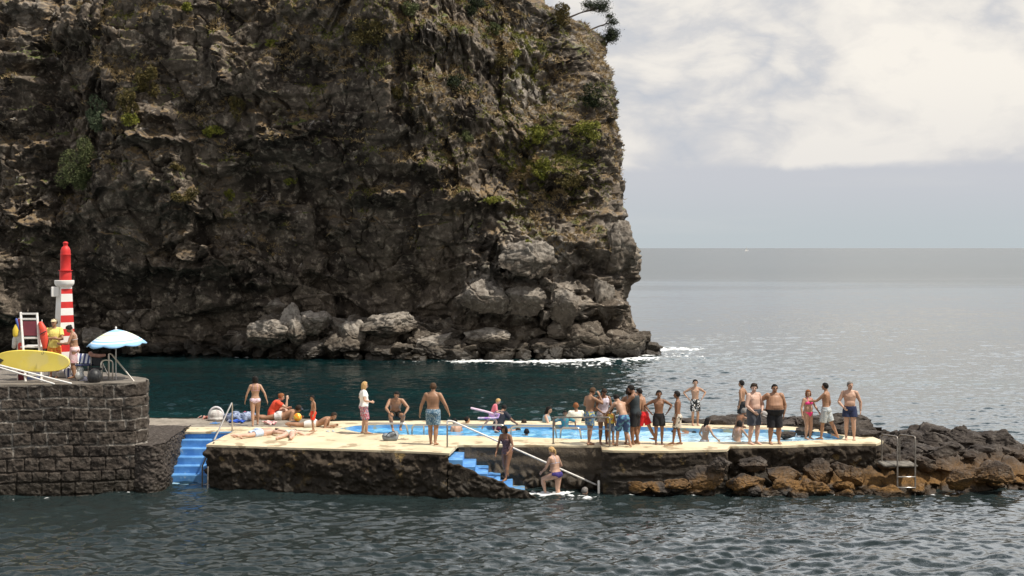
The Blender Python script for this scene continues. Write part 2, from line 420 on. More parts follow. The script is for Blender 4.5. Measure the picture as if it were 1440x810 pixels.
    for T_ in LEDGES:
        (px, py, hw, hh, am) = T_[:5]
        cx, cz = dpx(px), zpx(py); hw *= .0445; hh *= .0445
        dz = z-cz+.35*w2[:,0]*min(1,hh)+.3*hh*w3; g = np.where(dz > 0, np.exp(-(dz/(hh*1.6))**2), np.exp(-(dz/(hh*.5))**2))
        gx = np.exp(-(np.abs(x+.7*w2[:,2]*min(1,hw)-cx)/hw)**3)
        lump += am*g*gx*1.35*(nx < .9); rough = np.maximum(rough, sstep(.15, .6, g*gx)*.95)
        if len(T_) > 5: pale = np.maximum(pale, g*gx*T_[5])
    d = 1.5*fbm(P*np.array([.12,.12,.14])+3, 3, 21)
    q = P+wrp*.7
    f, e, _ = facets(q*np.array([.30,.30,.36]), 31, 1.1); d += .85*f - .10*(1-e)
    f, e2, _ = facets((q+wrp*.1)*np.array([.80,.80,.85])+7, 33, 1.3); d += (.14+.36*rough)*f - .05*(1-e2)*rough
    f, e3, _ = facets((P+w2*.10)*np.array([1.9,1.9,2.2])+3, 35, 1.4); d += rough*(.17*f - .02*(1-e3))
    f, e4, _ = facets((P+w2*.06)*np.array([4.3,4.3,5.0])+1, 36, 1.4); d += (.2+rough)*.055*f
    d += .12*fbm(P*1.1, 4, 41, .55) + rough*.045*fbm(P*5.2, 3, 51, .6)
    cr_ = fbm(P*np.array([.5,.5,.22])+1.7, 3, 91); d -= .35*np.exp(-(cr_/.02)**2)*sstep(-.1,.3,fbm(P*.2+3,2,97))      # vertical cracks
    st = fbm(P*np.array([.10,.10,.75])+8.7, 3, 95); d += .26*sstep(-.06,.10,st)                        # faint strata
    d += lump
    pale = np.maximum(pale, .55*sstep(.45, .9, bm_)*sstep(-.05, .3, fbm(P*.45+6, 3, 111)))  # paler rock where the face should look sunlit, light put into the colour
    # the whole front stays near its base line, amplitude damped where it makes the right-hand skyline
    amp = np.where(nx > .05, 1-.55*sstep(.2, .9, nx), 1.)
    d *= amp
    x2 = x + nx*d - nx*.05; x2 = x2*(1+(base+rec*(1-.3*np.clip(nx,0,1))-89)/89*sstep(-10, 5, x)); y2 = base + (y) + rec*np.where(nx>.05, 1-.0*nx, 1) + ny*d
    x2 += .16*w2[:,1]*front*rough; z2 = z + .16*w2[:,2]*rough + .12*d*front
    # close the top towards the land behind
    V = np.stack([x2, y2, z2], 1).reshape(NR, NC, 3)
    top = V[-1].copy(); rowsx = []
    for k, dy in enumerate((1.5, 5, 12, 30)):
        t2 = top.copy(); t2[:,1] += dy; t2[:,2] += dy*.35; rowsx.append(t2)
    V = np.concatenate([V, np.array(rowsx)], 0)
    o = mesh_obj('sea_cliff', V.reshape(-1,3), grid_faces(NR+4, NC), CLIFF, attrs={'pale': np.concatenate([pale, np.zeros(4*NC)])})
    tag(o, kind='structure')
    bm_v = V[:NR]
    # coarse copy of the surface for placing plants
    sub = bm_v[::2, ::2]; nr, nc = sub.shape[:2]
    bvh = BVHTree.FromPolygons([Vector(v) for v in sub.reshape(-1,3)], [tuple(f) for f in grid_faces(nr, nc)])
    return o, bvh, bm_v
cliff, CBVH, CV = build_cliff()
def on_cliff(px, py):
    d = Vector(((px-CX)/F, 1, -(py-HY)/F)).normalized()
    loc, nor, i, dist = CBVH.ray_cast(Vector((0,0,H)), d)
    if loc is None: return None, None
    if nor.y > 0: nor = -nor
    return loc, nor
# ---------------------------------------------------------------- the sea
def build_sea():
    rows = []; y = 18.
    while y < 14000:
        rows.append(y); y += max(.045, .047*(y/44)**2) if y < 400 else y*.08
    rows = np.array(rows); NCc = 1000
    u = np.linspace(-1, 1, NCc)
    Xg = u[None,:]*(rows[:,None]*.42+7); Yg = np.repeat(rows[:,None], NCc, 1)
    x = Xg.ravel(); y = Yg.ravel(); h = np.zeros_like(x); sx = np.zeros_like(x)
    cx = (2*(rows*.42+7)/NCc); cy = np.gradient(rows)
    cxx = np.repeat(cx[:,None], NCc, 1).ravel(); cyy = np.repeat(cy[:,None], NCc, 1).ravel()
    rg = np.random.default_rng(3)
    # patches of more and less ruffled water
    P = np.stack([x*.05, y*.05, np.zeros_like(x)], 1)
    patch = .8+.55*fbm(P, 3, 5)
    calm = 1-.35*sstep(60, 90, y)*sstep(5, -8, x)        # lee of the cliff
    for lam in np.geomspace(.22, 7, 56):
        for rep in range(2):
            th = rg.normal(math.pi/2+.2, .55); k = 2*math.pi/lam; kx, ky = k*math.cos(th), k*math.sin(th)
            st = .031*(1.3 if lam < .75 else (.9 if lam < 1.1 else .9*(1.1/lam)**1.3))      # slope of each component
            amp = st/k*(1.0)
            ok = sstep(2.2, 4.0, lam/np.maximum(cyy*abs(math.sin(th)), 1e-3))*sstep(2.2, 4.0, lam/np.maximum(cxx*abs(math.cos(th)), 1e-3))
            ph = kx*x+ky*y+rg.uniform(0, 6.28)
            h += amp*ok*np.sin(ph)
            if lam < 3: sx += 0
    h *= patch*calm
    h += .0*y
    # foam at the foot of the cliff and where the bather climbs out
    def seg(px0, px1, py0, py1, wd, dx=0):
        d0 = G(px0, py0, 0); d1 = G(px1, py1, 0); a = np.array(d0[:2]); b = np.array(d1[:2]); ab = b-a
        t = np.clip(((x-a[0])*ab[0]+(y-a[1])*ab[1])/(ab@ab), 0, 1)
        dd = np.hypot(x-a[0]-t*ab[0], y-a[1]-t*ab[1]); return np.exp(-(dd/wd)**2)
    near = (y < 120)
    foam = np.zeros_like(x)
    for s_ in ((655,700,508,508,1.3,1),(700,760,509,509,.7,.85),(760,905,509,504,1.2,1),(925,955,491,491,1.6,1),(905,925,500,492,1.0,.9),(820,940,512,500,2.6,.5),(330,400,503,503,.25,.5),(545,600,509,509,.25,.45),(255,330,499,499,.25,.4)):
        foam = np.maximum(foam, seg(*s_[:5])*s_[5])
    for s_ in ((735,792,695,693,.32,.95),(760,830,702,702,.25,.40),(800,838,697,699,.12,.7),(1300,1330,699,698,.12,.5),(20,180,703,693,.05,.35),(880,1200,698,697,.06,.35)):
        foam = np.maximum(foam, seg(*s_[:5])*s_[5])
    n = fbm(np.stack([x*1.1, y*.5, x*0], 1)*2.6, 5, 61, .65)
    n2 = fbm(np.stack([x*4, y*2, x*0], 1)*2.2, 3, 63)
    foam = np.clip(foam*1.35-.45+n*.9+n2*.5*sstep(60,50,y), 0, 1)*(foam > .05)
    h += foam*.05
    o = mesh_obj('sea_water', np.stack([x, y, h], 1), grid_faces(len(rows), NCc), SEA, attrs={'foam': foam})
    tag(o, kind='structure')
def sea_mat():
    m, nt, bs, co = newmat('sea')
    geo = nt.node('ShaderNodeNewGeometry').outputs['Position']
    py_ = nt.node('ShaderNodeSeparateXYZ', ins={0: geo}).outputs[1]; px_ = nt.node('ShaderNodeSeparateXYZ', ins={0: geo}).outputs[0]
    foam = nt.node('ShaderNodeAttribute', attribute_name='foam').outputs['Fac']
    near = nt.rng(py_, 36, 52)
    col = nt.mix(near, (.017,.025,.025), (.004,.017,.019))
    teal = nt.noise(nt.scalev(geo, (.05,.16,1)), 1., 4)
    col = nt.mix(nt.math('MULTIPLY', nt.rng(teal, .45, .65), near), col, (.004,.026,.027))
    col = nt.mix(nt.rng(foam, .15, .6), col, (.8,.82,.82))
    setc(bs, col, nt); bs.inputs['IOR'].default_value = 1.333
    far = nt.rng(py_, 60, 900)
    nt.l.new(nt.math('ADD', nt.rng(nt.math('ADD', py_, nt.math('MULTIPLY', nt.math('SUBTRACT', nt.noise(nt.scalev(geo, (.006,.02,1)), 1., 4), .5), 420)), 190, 330, 0, .20), nt.rng(foam, .1, .5, .02, .7)), bs.inputs['Roughness'])
    nt.l.new(nt.rng(py_, 170, 420, .5, .22), bs.inputs['Specular IOR Level'])
    a = nt.noise(nt.scalev(geo, (1,.8,1)), 3.2, 4, .6, .3); b = nt.noise(nt.scalev(geo, (.5,.5,1)), 1.3, 4, .6)
    big = nt.noise(nt.scalev(geo, (.04,.07,1)), 1., 4, .6)
    h1 = nt.math('ADD', nt.math('MULTIPLY', a, .03), nt.math('MULTIPLY', nt.math('MULTIPLY', b, far), .5))
    h1 = nt.math('ADD', h1, nt.math('MULTIPLY', nt.math('MULTIPLY', big, far), 1.5))
    bump(nt, bs, h1, .75, 1.)
    return m
SEA = sea_mat(); build_sea()
# ---------------------------------------------------------------- masonry, concrete and paint
def stone_wall_mat(name, dark, mid, light, wetz=.5, spots=None):
    m, nt, bs, co = newmat(name)
    pz = nt.node('ShaderNodeSeparateXYZ', ins={0: co}).outputs[2]
    tone = nt.node('ShaderNodeAttribute', attribute_name='tone').outputs['Fac']; mort = nt.node('ShaderNodeAttribute', attribute_name='mortar').outputs['Fac']
    b = nt.noise(co, 7, 6, .65); c = nt.noise(co, 28, 5, .65); a = nt.noise(co, 1.6, 5, .6)
    col = nt.mix(nt.rng(tone, 0, 1, smooth=False), dark, mid)
    col = nt.mix(nt.rng(b, .52, .7, 0, .7), col, light)
    col = nt.mix(nt.math('MULTIPLY', mort, nt.rng(b, .30, .5)), col, (.36,.33,.29))
    if spots: col = nt.mix(nt.math('MULTIPLY', nt.rng(nt.noise(co, 2.2, 5, .55), .60, .68), nt.rng(c, .35, .55)), col, spots)
    wv = nt.math('ADD', pz, nt.math('MULTIPLY', nt.math('SUBTRACT', a, .5), .7))
    wf = nt.rng(wv, wetz*.3, wetz, 1, 0); col = nt.mix(nt.math('MULTIPLY', wf, .7), col, (.022,.017,.010))
    setc(bs, col, nt); nt.l.new(nt.rng(wf, 0, 1, .9, .5), bs.inputs['Roughness']); bs.inputs['Specular IOR Level'].default_value = .3
    bump(nt, bs, nt.math('ADD', b, nt.math('MULTIPLY', c, .5)), .7, .05)
    return m
PIERM = stone_wall_mat('basalt_blocks', (.028,.022,.018), (.082,.066,.053), (.18,.155,.13), .75)
WALLM = stone_wall_mat('sea_wall_rubble', (.024,.018,.013), (.060,.045,.031), (.13,.10,.07), 1.0, (.22,.15,.06))
CONCM = stone_wall_mat('old_concrete', (.085,.068,.048), (.12,.095,.07), (.17,.14,.11), .8, (.05,.035,.02))
COBM = stone_wall_mat('cobble_face', (.035,.028,.023), (.085,.07,.06), (.16,.14,.12), .45)
DECKM = M('deck_paint', (.68,.585,.40), (.60,.50,.33), 1.2, .8, 0, .25, 40, .006, .40, .62, 6, c3=(.36,.28,.17), s3=1.9, t3=.545)
GREYC = M('grey_concrete', (.20,.175,.14), (.30,.26,.21), 2, .9, 0, .5, 25, .02, .4, .6, 6, c3=(.12,.10,.08), s3=4)
PIERTOP = M('pier_paving', (.13,.112,.092), (.20,.175,.145), 1.4, .9, 0, .5, 20, .02, .38, .62, 6, c3=(.11,.095,.08), s3=3)
BLUE = M('blue_step_paint', (.085,.26,.58), (.14,.36,.68), 3, .6, 0, .3, 22, .01, .4, .62, 6, c3=(.35,.50,.66), s3=6, t3=.62)
BLUEW = M('worn_blue_paint', (.13,.33,.60), (.30,.47,.58), 2, .5, 0, .3, 22, .01, .4, .62, 6, c3=(.40,.38,.26), s3=2.5, t3=.55)
STEEL = M('brushed_steel', (.62,.57,.50), None, rough=.32, metal=.9)
STEELD = M('weathered_steel', (.33,.30,.26), (.24,.21,.18), 9, .45, .6)
WHITEP = M('white_pipe_paint', (.80,.78,.74), (.70,.66,.60), 12, .5)

def resample(path, step):
    P = np.array([[p[0], p[1]] for p in path], float); d = np.hypot(*np.diff(P, axis=0).T); s = np.concatenate([[0], np.cumsum(d)])
    t = np.arange(0, s[-1], step); q = np.stack([np.interp(t, s, P[:,0]), np.interp(t, s, P[:,1])], 1)
    tg = np.gradient(q, axis=0); 
    k = 5
    ker = np.ones(k)/k; tg = np.stack([np.convolve(np.pad(tg[:,i], k//2, mode='edge'), ker, 'valid') for i in (0,1)], 1)
    tg /= np.linalg.norm(tg, axis=1)[:,None]+1e-9
    nrm = np.stack([tg[:,1], -tg[:,0]], 1)      # right-hand side of travel is outside
    return t, q, nrm
def wall_panel(name, path, ztop, zbot, mode, mat, step=.03, kind='structure', amp=1., seed=0, batter=0., lip=True):
    t, q, nrm = resample(path, step); zs = np.arange(zbot, ztop+1e-6, step); 
    if zs[-1] < ztop-.005: zs = np.append(zs, ztop)
    S, Z = np.meshgrid(t, zs); nr, nc = S.shape
    X = np.repeat(q[None,:,0], nr, 0).ravel(); Y = np.repeat(q[None,:,1], nr, 0).ravel(); s = S.ravel(); z = Z.ravel()
    NXx = np.repeat(nrm[None,:,0], nr, 0).ravel(); NYy = np.repeat(nrm[None,:,1], nr, 0).ravel()
    P = np.stack([X, Y, z], 1); tone = np.zeros_like(X); mort = np.zeros_like(X); d = np.zeros_like(X)
    if mode == 'blocks':
        hts = [.28,.38,.32,.36,.30,.38,.32,.37,.33,.35]; zb = np.concatenate([[-1.0], -1.0+np.cumsum(hts*2)])
        zw = z + .05*gnoise(np.stack([s*.8, z*0, z*.3], 1), 5)+.018*gnoise(P*3, 55)
        row = np.searchsorted(zb, zw)-1; z0 = zb[row]; z1 = zb[np.minimum(row+1, len(zb)-1)]
        rr = _h(row, row*0, row*0, 77); off = _f(rr, 3)*2
        bw = .40+.14*_f(rr, 4); k = np.floor((s+off)/bw).astype(int)
        def jx(kk): return (kk + .5*(_f(_h(kk, row, row*0, 5), 1)-.5))*bw-off
        a0 = jx(k); a1 = jx(k+1); sh = s < a0; k = np.where(sh, k-1, k); sh2 = s > jx(k+1); k = np.where(sh2, k+1, k); a0 = jx(k); a1 = jx(k+1)
        e = np.minimum(np.minimum(s-a0, a1-s), np.minimum(zw-z0, z1-zw)) + .022*gnoise(P*7, 8)
        n = _h(k, row, row*0, 9); tone = _f(n, 1)*.8+.1+.25*gnoise(P*3, 4)
        j = sstep(-.004, .026, e); d = .040*j + .03*_f(n, 2)*j + .040*fbm(P*5, 3, 3)*j + .014*gnoise(P*20, 4)
        mort = (1-sstep(.004, .034, e))*sstep(1.0, 1.35, z+.5*gnoise(P*.8, 61))*sstep(-.25, .05, gnoise(np.stack([s*1.1, z*2.2, z*0], 1), 62))
        d -= .03*(1-j)*(1-.7*mort)
        # old mooring stubs just above the water
    elif mode == 'rubble':
        f1, f2, n, off = worley(P*np.array([3.1,3.1,4.3])+.25*np.stack([gnoise(P*4,1), gnoise(P*4,2), gnoise(P*4,3)],1), 12+seed)
        g = f2-f1; st = sstep(0, .35, g); tone = _f(n, 1)
        d = .055*st*(.3+.9*_f(n, 2)) + .22*fbm(P*1.1+seed, 3, 6) + .09*fbm(P*4.5, 4, 7) + .02*gnoise(P*17, 8)
        d *= sstep(ztop+.02, ztop-.18, z)*.8+.2
    elif mode == 'cobble':
        f1, f2, n, off = worley(P*np.array([7.,7.,9.5]), 15)
        g = f2-f1; st = np.sqrt(np.clip(g*1.6, 0, 1)); tone = _f(n, 1)*.7+.3*st
        d = .075*st*(.5+.5*_f(n, 3)) + .06*fbm(P*1.6, 3, 6)
    elif mode == 'concrete':
        tone = .5+.5*gnoise(P*1.1, 3); d = .03*fbm(P*1.3, 3, 6)+.012*fbm(P*7, 3, 8)
        lay = np.sin((z+.09*s+.08*gnoise(P*1.5,4))*16); d += .014*lay
        lower = sstep(.62, .3, z+.3*fbm(P*1.2, 3, 41))
        f1, f2, n, off = worley(P*3.4, 19); d += lower*(.13*sstep(0,.4,f2-f1)+.12*fbm(P*2, 3, 5)); mort = mort*0
    elif mode == 'layers':
        tone = .3+.5*gnoise(P*np.array([1.,1.,6.]), 3)
        d = .05*fbm(P*np.array([1.2,1.2,7.]), 4, 6)+.03*gnoise(P*8, 8)+.02*np.sin((z-.06*s)*30)*gnoise(P*2, 5)
    d = d*amp - batter*(z-zbot)
    d *= 1
    V = np.stack([X+NXx*d, Y+NYy*d, z], 1)
    o = mesh_obj(name, V, grid_faces(nr, nc)[:, ::-1], mat, attrs={'tone': tone, 'mortar': mort})
    return o
def flat_poly(name, outer, z, mat, holes=(), skirt=.06, wob=0., seg=.12, out=0., holeskirt=0., kind='structure', smooth=False):
    def dens(pl, w):
        o = []
        n = len(pl)
        for i in range(n):
            a = np.array(pl[i][:2]); b = np.array(pl[(i+1)%n][:2]); L = np.linalg.norm(b-a); k = max(1, int(L/seg))
            for j in range(k): o.append(a+(b-a)*j/k)
        o = np.array(o)
        if w:
            nn = gnoise(np.stack([o[:,0]*3.1, o[:,1]*3.1, o[:,0]*0], 1), 4)+.5*gnoise(np.stack([o[:,0]*11, o[:,1]*11, o[:,0]*0], 1), 6)
            tg = np.roll(o, -1, 0)-np.roll(o, 1, 0); tg /= np.linalg.norm(tg, axis=1)[:,None]+1e-9
            o = o + np.stack([-tg[:,1], tg[:,0]], 1)*nn[:,None]*w
        return o
    loops = [dens(outer, wob)]+[dens(h, 0) for h in holes]
    tri = tessellate_polygon([[Vector((p[0], p[1], 0)) for p in l] for l in loops])
    allp = np.concatenate(loops); V = [(p[0], p[1], z) for p in allp]; Fc = []
    for t in tri:
        a, b, c = (allp[i] for i in t); cr = (b[0]-a[0])*(c[1]-a[1])-(b[1]-a[1])*(c[0]-a[0])
        Fc.append(tuple(t) if cr > 0 else tuple(t[::-1]))
    base = 0
    for li, l in enumerate(loops):
        n = len(l); sk = skirt if li == 0 else holeskirt
        if sk:
            b = len(V); V += [(p[0], p[1], z-sk) for p in l]
            for i in range(n):
                j = (i+1)%n; Fc.append((base+i, b+i, b+j, base+j))
        base += n
    return mesh_obj(name, V, Fc, mat, smooth=smooth)

# ---------------------------------------------------------------- the bathing platform
D = lambda px, py: G(px, py, DECK)
pool_px = [(478,602.5),(500,598.5),(540,597),(640,596.5),(800,597.5),(900,600),(1000,603),(1100,604),(1150,607),(1188,613),(1184,617.5),(1100,621),(950,621.5),(830,618),(700,613.5),(560,611),(505,608)]
pool = [D(*p) for p in pool_px]
outer_px = [(290,625.5),(400,629),(500,632),(600,635.5),(632,637.5),(643,626),(750,626),(845,626.8),(847,632.5),(862,633.5),(940,634),(1022,632),(1026,627.5),(1100,627),(1180,623.5),(1232,624.5),(1242,620),(1222,612),(1196,606),(1100,599),(1040,597),(950,595),(850,592.8),(640,591.3),(480,592),(420,594.5),(405,600),(330,599.5),(205,599),(208,607),(262,607.2),(328,606.5)]
outer = [D(*p) for p in outer_px]
o = flat_poly('pool_deck', outer, DECK, DECKM, [pool], skirt=.075, wob=.022, holeskirt=0); tag(o, kind='structure')
inner = np.array([[p.x, p.y] for p in pool])
o = wall_panel('pool_wall', list(inner[::-1])+[inner[-1]], DECK-.004, DECK-.6, 'none', BLUEW, .06); tag(o, kind='structure')
PW, ntp, bsp, cop = newmat('pool_water')
cc = ntp.mix(ntp.rng(ntp.noise(ntp.scalev(cop, (1,1.6,1)), 2.6, 4, .6, .8), .44, .6), (.10,.34,.60), (.20,.47,.70))
cc = ntp.mix(ntp.rng(ntp.node('ShaderNodeSeparateXYZ', ins={0: cop}).outputs[0], 1.5, 6.5), cc, (.30,.48,.60))
setc(bsp, cc, ntp); bsp.inputs['Roughness'].default_value = .05; bsp.inputs['IOR'].default_value = 1.333
cen = inner.mean(0)
pm = [(cen[0]+(p[0]-cen[0])*1.01, cen[1]+(p[1]-cen[1])*1.03) for p in inner]
x0, x1 = inner[:,0].min()-.1, inner[:,0].max()+.1; y0, y1 = inner[:,1].min()-.1, inner[:,1].max()+.1
gx, gy = np.meshgrid(np.arange(x0, x1, .035), np.arange(y0, y1, .035)); hh = np.zeros_like(gx); rg = np.random.default_rng(9)
for lam in np.geomspace(.16, 1.5, 26):
    for _ in range(2):
        th = rg.uniform(0, 6.28); k = 2*math.pi/lam; hh += .03/k*np.sin(k*(math.cos(th)*gx+math.sin(th)*gy)+rg.uniform(0, 6.28))
o = mesh_obj('pool_water', np.stack([gx.ravel(), gy.ravel(), POOLZ-.01+hh.ravel()], 1), grid_faces(*gx.shape), PW); tag(o, kind='structure')
# a wall round everything below the deck
P = lambda pts, z=DECK: [G(a, b, z) for a, b in pts]
o = wall_panel('sea_wall', P([(328,606.8),(291,625.8),(400,629.3),(500,632.3),(600,635.8),(631,637.7)]), DECK-.05, -.5, 'rubble', WALLM, .028, seed=3); tag(o, kind='structure')
o = wall_panel('back_wall_of_the_steps', P([(645,626.4),(750,626.4),(850,627.2)]), DECK-.05, -.5, 'concrete', CONCM, .028); tag(o, kind='structure')
o = wall_panel('platform_wall', P([(846.5,622),(847,633),(862,634),(940,634.5),(1022,632.5),(1026,622)]), DECK-.05, -.5, 'layers', WALLM, .028); tag(o, kind='structure')
o = wall_panel('east_platform_wall', P([(1026,628),(1100,627.5),(1180,624),(1232,625),(1244,620)]), DECK-.05, -.2, 'rubble', WALLM, .03, seed=8); tag(o, kind='structure')
o = wall_panel('far_sea_wall', P([(1240,600),(850,591),(640,590),(480,590),(436,586),(190,586.5),(186,600)]), DECK-.02, -.5, 'rubble', WALLM, .05, seed=5); tag(o, kind='structure')
# rough old concrete edge behind the sunbathers
t_, n_ = 420, 60
gx, gy = np.meshgrid(np.linspace(-12.6, -5.2, 300), np.linspace(43.6, 47.6, 160))
gp = np.stack([gx.ravel(), gy.ravel(), gx.ravel()*0], 1)
zz_ = DECK+.0+.035*fbm(gp*1.7, 4, 3)+.014*fbm(gp*9, 3, 5)
ycut = np.array([D(0, 600.3).y-.0]*1)[0]
zz_ = np.where(gp[:,1] < ycut+.12*gnoise(gp*2, 8), DECK-.05, np.maximum(zz_, DECK+.004))
far = D(0, 588.6).y + .25*fbm(gp*1.2, 3, 12); zz_ = np.where(gp[:,1] > far, DECK-.9, zz_)
xr = D(437, 592).x+.2*gnoise(gp*1.4, 14)-(gp[:,1]-45)*-.05; zz_ = np.where(gp[:,0] > xr, DECK-.6, zz_)
o = mesh_obj('rough_quay_edge', np.stack([gp[:,0], gp[:,1], zz_], 1), grid_faces(*gx.shape), GREYC); tag(o, kind='structure')

# ---------------------------------------------------------------- left blue steps
def stepbox(mb, pts, z0, z1, b=.018):      # pts: plan polygon counter-clockwise
    n = len(pts); v = []; c = np.mean(np.array(pts), 0)
    for (z, k) in ((z0, 0), (z1-b, 0), (z1, b)):
        for p in pts:
            q = np.array(p) + (c-np.array(p))/np.linalg.norm(c-np.array(p))*k*1.4; v.append((q[0], q[1], z))
    f = [tuple(range(n))[::-1], tuple(2*n+i for i in range(n))]
    for r_ in (0, 1):
        for i in range(n): f.append((r_*n+i, r_*n+(i+1)%n, (r_+1)*n+(i+1)%n, (r_+1)*n+i))
    mb.add(v, f)
fl = empty('stair_flight', (D(285,620).x, D(285,620).y, 0), 'bright blue painted steps between the cobbled stub and the platform', 'steps')
Lx = [263,261,258,253,247,241]; ytop = D(0, 606.8).y
for k in range(7):
    zt = DECK-.01-.205*k; yf = ytop - .385*k
    if k == 0: yf = ytop+.0
    mb = MB(); yb = ytop+.35
    lx = (Lx[min(k,5)]-CX)*yf/F-.2
    def rx(y):  # the deck's left face
        a = D(328,606.5); b = D(290,625.5); t = (a.y-y)/(a.y-b.y); return a.x+(b.x-a.x)*t + .12
    yb = yf+.42
    stepbox(mb, [(lx, yf), (rx(yf), yf), (rx(yb), yb), (lx+.02, yb)], -.4, zt)
    o = mb.build('step', BLUEW if k > 5 else BLUE, fl, smooth=False); o.location = -fl.location
# ---------------------------------------------------------------- cobbled stub beside the steps
cob = [G(184,690,0).xy, (-10.43,40.0), (-10.1,40.05), (-9.90,40.4), (-9.93,41.0), (-10.02,42.0), (-10.08,43.8)]
def smooth_path(P, n=8):
    P = [np.array(p[:2], float) for p in P]; P = [P[0]]+P+[P[-1]]; o = []
    for i in range(1, len(P)-2):
        for j in range(n):
            t = j/n; a, b, c, d = P[i-1:i+3]; o.append(.5*((2*b)+(-a+c)*t+(2*a-5*b+4*c-d)*t*t+(-a+3*b-3*c+d)*t**3))
    o.append(P[-2]); return o
cp = smooth_path(cob)
o = wall_panel('cobbled_stub_wall', cp, 1.30, -.4, 'cobble', COBM, .022, batter=-.0); 
tag(o, 'rounded stub of dark cobbles between the block pier and the blue steps', 'wall'); stub = o
topz = 1.31
c0 = [(p[0], p[1]) for p in cp]+[(D(262,606).x, 45.2), (D(190,606).x-.5, 45.2), (D(190,606).x-1.0, 41)]
xs = np.arange(-11.7, -9.8, .025); ys = np.arange(39.9, 44.6, .04); gx, gy = np.meshgrid(xs, ys); gp = np.stack([gx.ravel(), gy.ravel(), gx.ravel()*0], 1)
pathx = np.array([p[0] for p in cp]); pathy = np.array([p[1] for p in cp])
k = int(np.argmax(pathx > pathx[0]+.85))
front_y = np.interp(gp[:,0], pathx[:k+2], pathy[:k+2]); right_x = np.interp(gp[:,1], pathy[k:], pathx[k:])
f1, f2, n, off = worley(gp*6.5, 15)
inside = (gp[:,1] > front_y-.02) & (gp[:,0] < right_x+.03)
zt = topz+.03*np.sqrt(np.clip((f2-f1)*1.6, 0, 1))+.03*fbm(gp*1.5, 3, 2)-.02
px_, py_ = gp[:,0], gp[:,1]
px_ = np.where(gp[:,0] > right_x+.03, right_x+.03, gp[:,0]); py_ = np.where(gp[:,1] < front_y-.02, front_y-.02, gp[:,1])
o = mesh_obj('cobbled_top', np.stack([px_, py_, zt], 1), grid_faces(*gx.shape), COBM, attrs={'tone': _f(n,1)*.6+.3, 'mortar': gx.ravel()*0}); o.parent = stub

# ---------------------------------------------------------------- steps down into the sea
ds0, ds1 = 39.15, 40.55
fl = empty('stair_flight', (A(690,660,ds0).x, ds0, 0), 'blue painted steps running down sideways into the sea by the long handrail', 'steps')
x_start = (630-CX)*ds0/F
for k in range(7):
    zt = DECK-.19-.19*k; xa = x_start+.345*k; xb = xa+.40
    mb = MB(); w0 = .0 if k < 4 else -.0
    stepbox(mb, [(xa, ds0+.03), (xb, ds0+.03), (xb, ds1+.12), (xa, ds1+.12)], -.5, zt)
    o = mb.build('step', BLUEW if k > 4 else BLUE, fl, smooth=False); o.location = -fl.location
# rock facing below the steps, following them down
s_ = np.arange(0, 3.3, .028); zs = np.arange(-.4, DECK+.01, .028); S, Z = np.meshgrid(s_, zs)
lim = np.interp(s_, [0,.02,.5,.9,1.3,1.7,2.1,2.35,2.55], [DECK-.05,DECK-.28,DECK-.40,DECK-.62,DECK-.72,DECK-.95,DECK-1.05,DECK-1.15,-.2]) + .07*gnoise(np.stack([s_*5, s_*0, s_*0], 1), 3)
X = x_start+S; zc = np.minimum(Z, lim[None,:])
Pp = np.stack([X.ravel(), X.ravel()*0+ds0, zc.ravel()], 1)
f1, f2, n, off = worley(Pp*np.array([3.3,3.3,4.6]), 52)
dd = .10*sstep(0,.35,f2-f1)*(.4+.6*_f(n,2))+.12*fbm(Pp*1.2, 3, 6)+.05*fbm(Pp*6, 3, 7)
over = np.clip(Z-lim[None,:], 0, 1).ravel()
o = mesh_obj('rock_below_the_steps', np.stack([Pp[:,0], ds0-.03-np.maximum(dd,-.0)+np.minimum(over,.14), Pp[:,2]], 1), grid_faces(*S.shape)[:, ::-1], WALLM, attrs={'tone': _f(n,1), 'mortar': S.ravel()*0}); tag(o, kind='structure')

# ---------------------------------------------------------------- the block pier
pf = [(-14.8-3.2, 38.9), ((0-CX)*39.3/F, 39.25), ((100-CX)*39.6/F, 39.6), ((186-CX)*40.05/F, 40.05), ((204-CX)*40.4/F, 40.45), ((206-CX)*41.4/F, 41.4), ((186-CX)*42.3/F, 42.4)]
pier = empty('stone_pier', (-13, 41, 0), 'tall dark pier of squared basalt blocks carrying the striped beacon', 'pier')
o = wall_panel('block_face', pf, PIER-.02, -.5, 'blocks', PIERM, .022); o.parent = pier; o.location = -pier.location
ptp = [(p[0], p[1]) for p in pf[:-1]]+[((176-CX)*42.3/F, 42.3), ((168-CX)*43.0/F, 43.0), ((100-CX)*44/F, 44.0), (-19, 44.6), (-19, 38.8)]
ptp = [(a, b-.045) if i < 5 else (a, b) for i, (a, b) in enumerate(ptp)]
o = flat_poly('paving', ptp, PIER, PIERTOP, skirt=.05, wob=.02); o.parent = pier; o.location = -pier.location
o = wall_panel('back_face', [((186-CX)*42.3/F, 42.3), ((168-CX)*43.0/F, 42.95), ((100-CX)*44/F, 43.9), (-19, 44.5)], PIER-.03, -.5, 'rubble', PIERM, .08); o.parent = pier; o.location = -pier.location
# a low dark ledge on the pier behind the railings
# worn mooring stones that stick out just above the water
for (px, py) in ((76,672),(111,667),(144,663),(178,660)):
    c = A(px, py, 39.35+.006*px/1.2)
    mb = MB(); mb.lathe((0,0,0), [(.03,-.02),(.07,0),(.085,.05),(.07,.10),(.045,.13),(.0,.135)], 10)
    o = mb.build('mooring_stone', M('lichen_stone', (.13,.10,.06), (.20,.16,.09), 14, .9, bstr=.5)); o.parent = pier
    o.rotation_euler = (R(90), 0, 0); o.location = Vector((c.x, c.y-.04, c.z))-pier.location
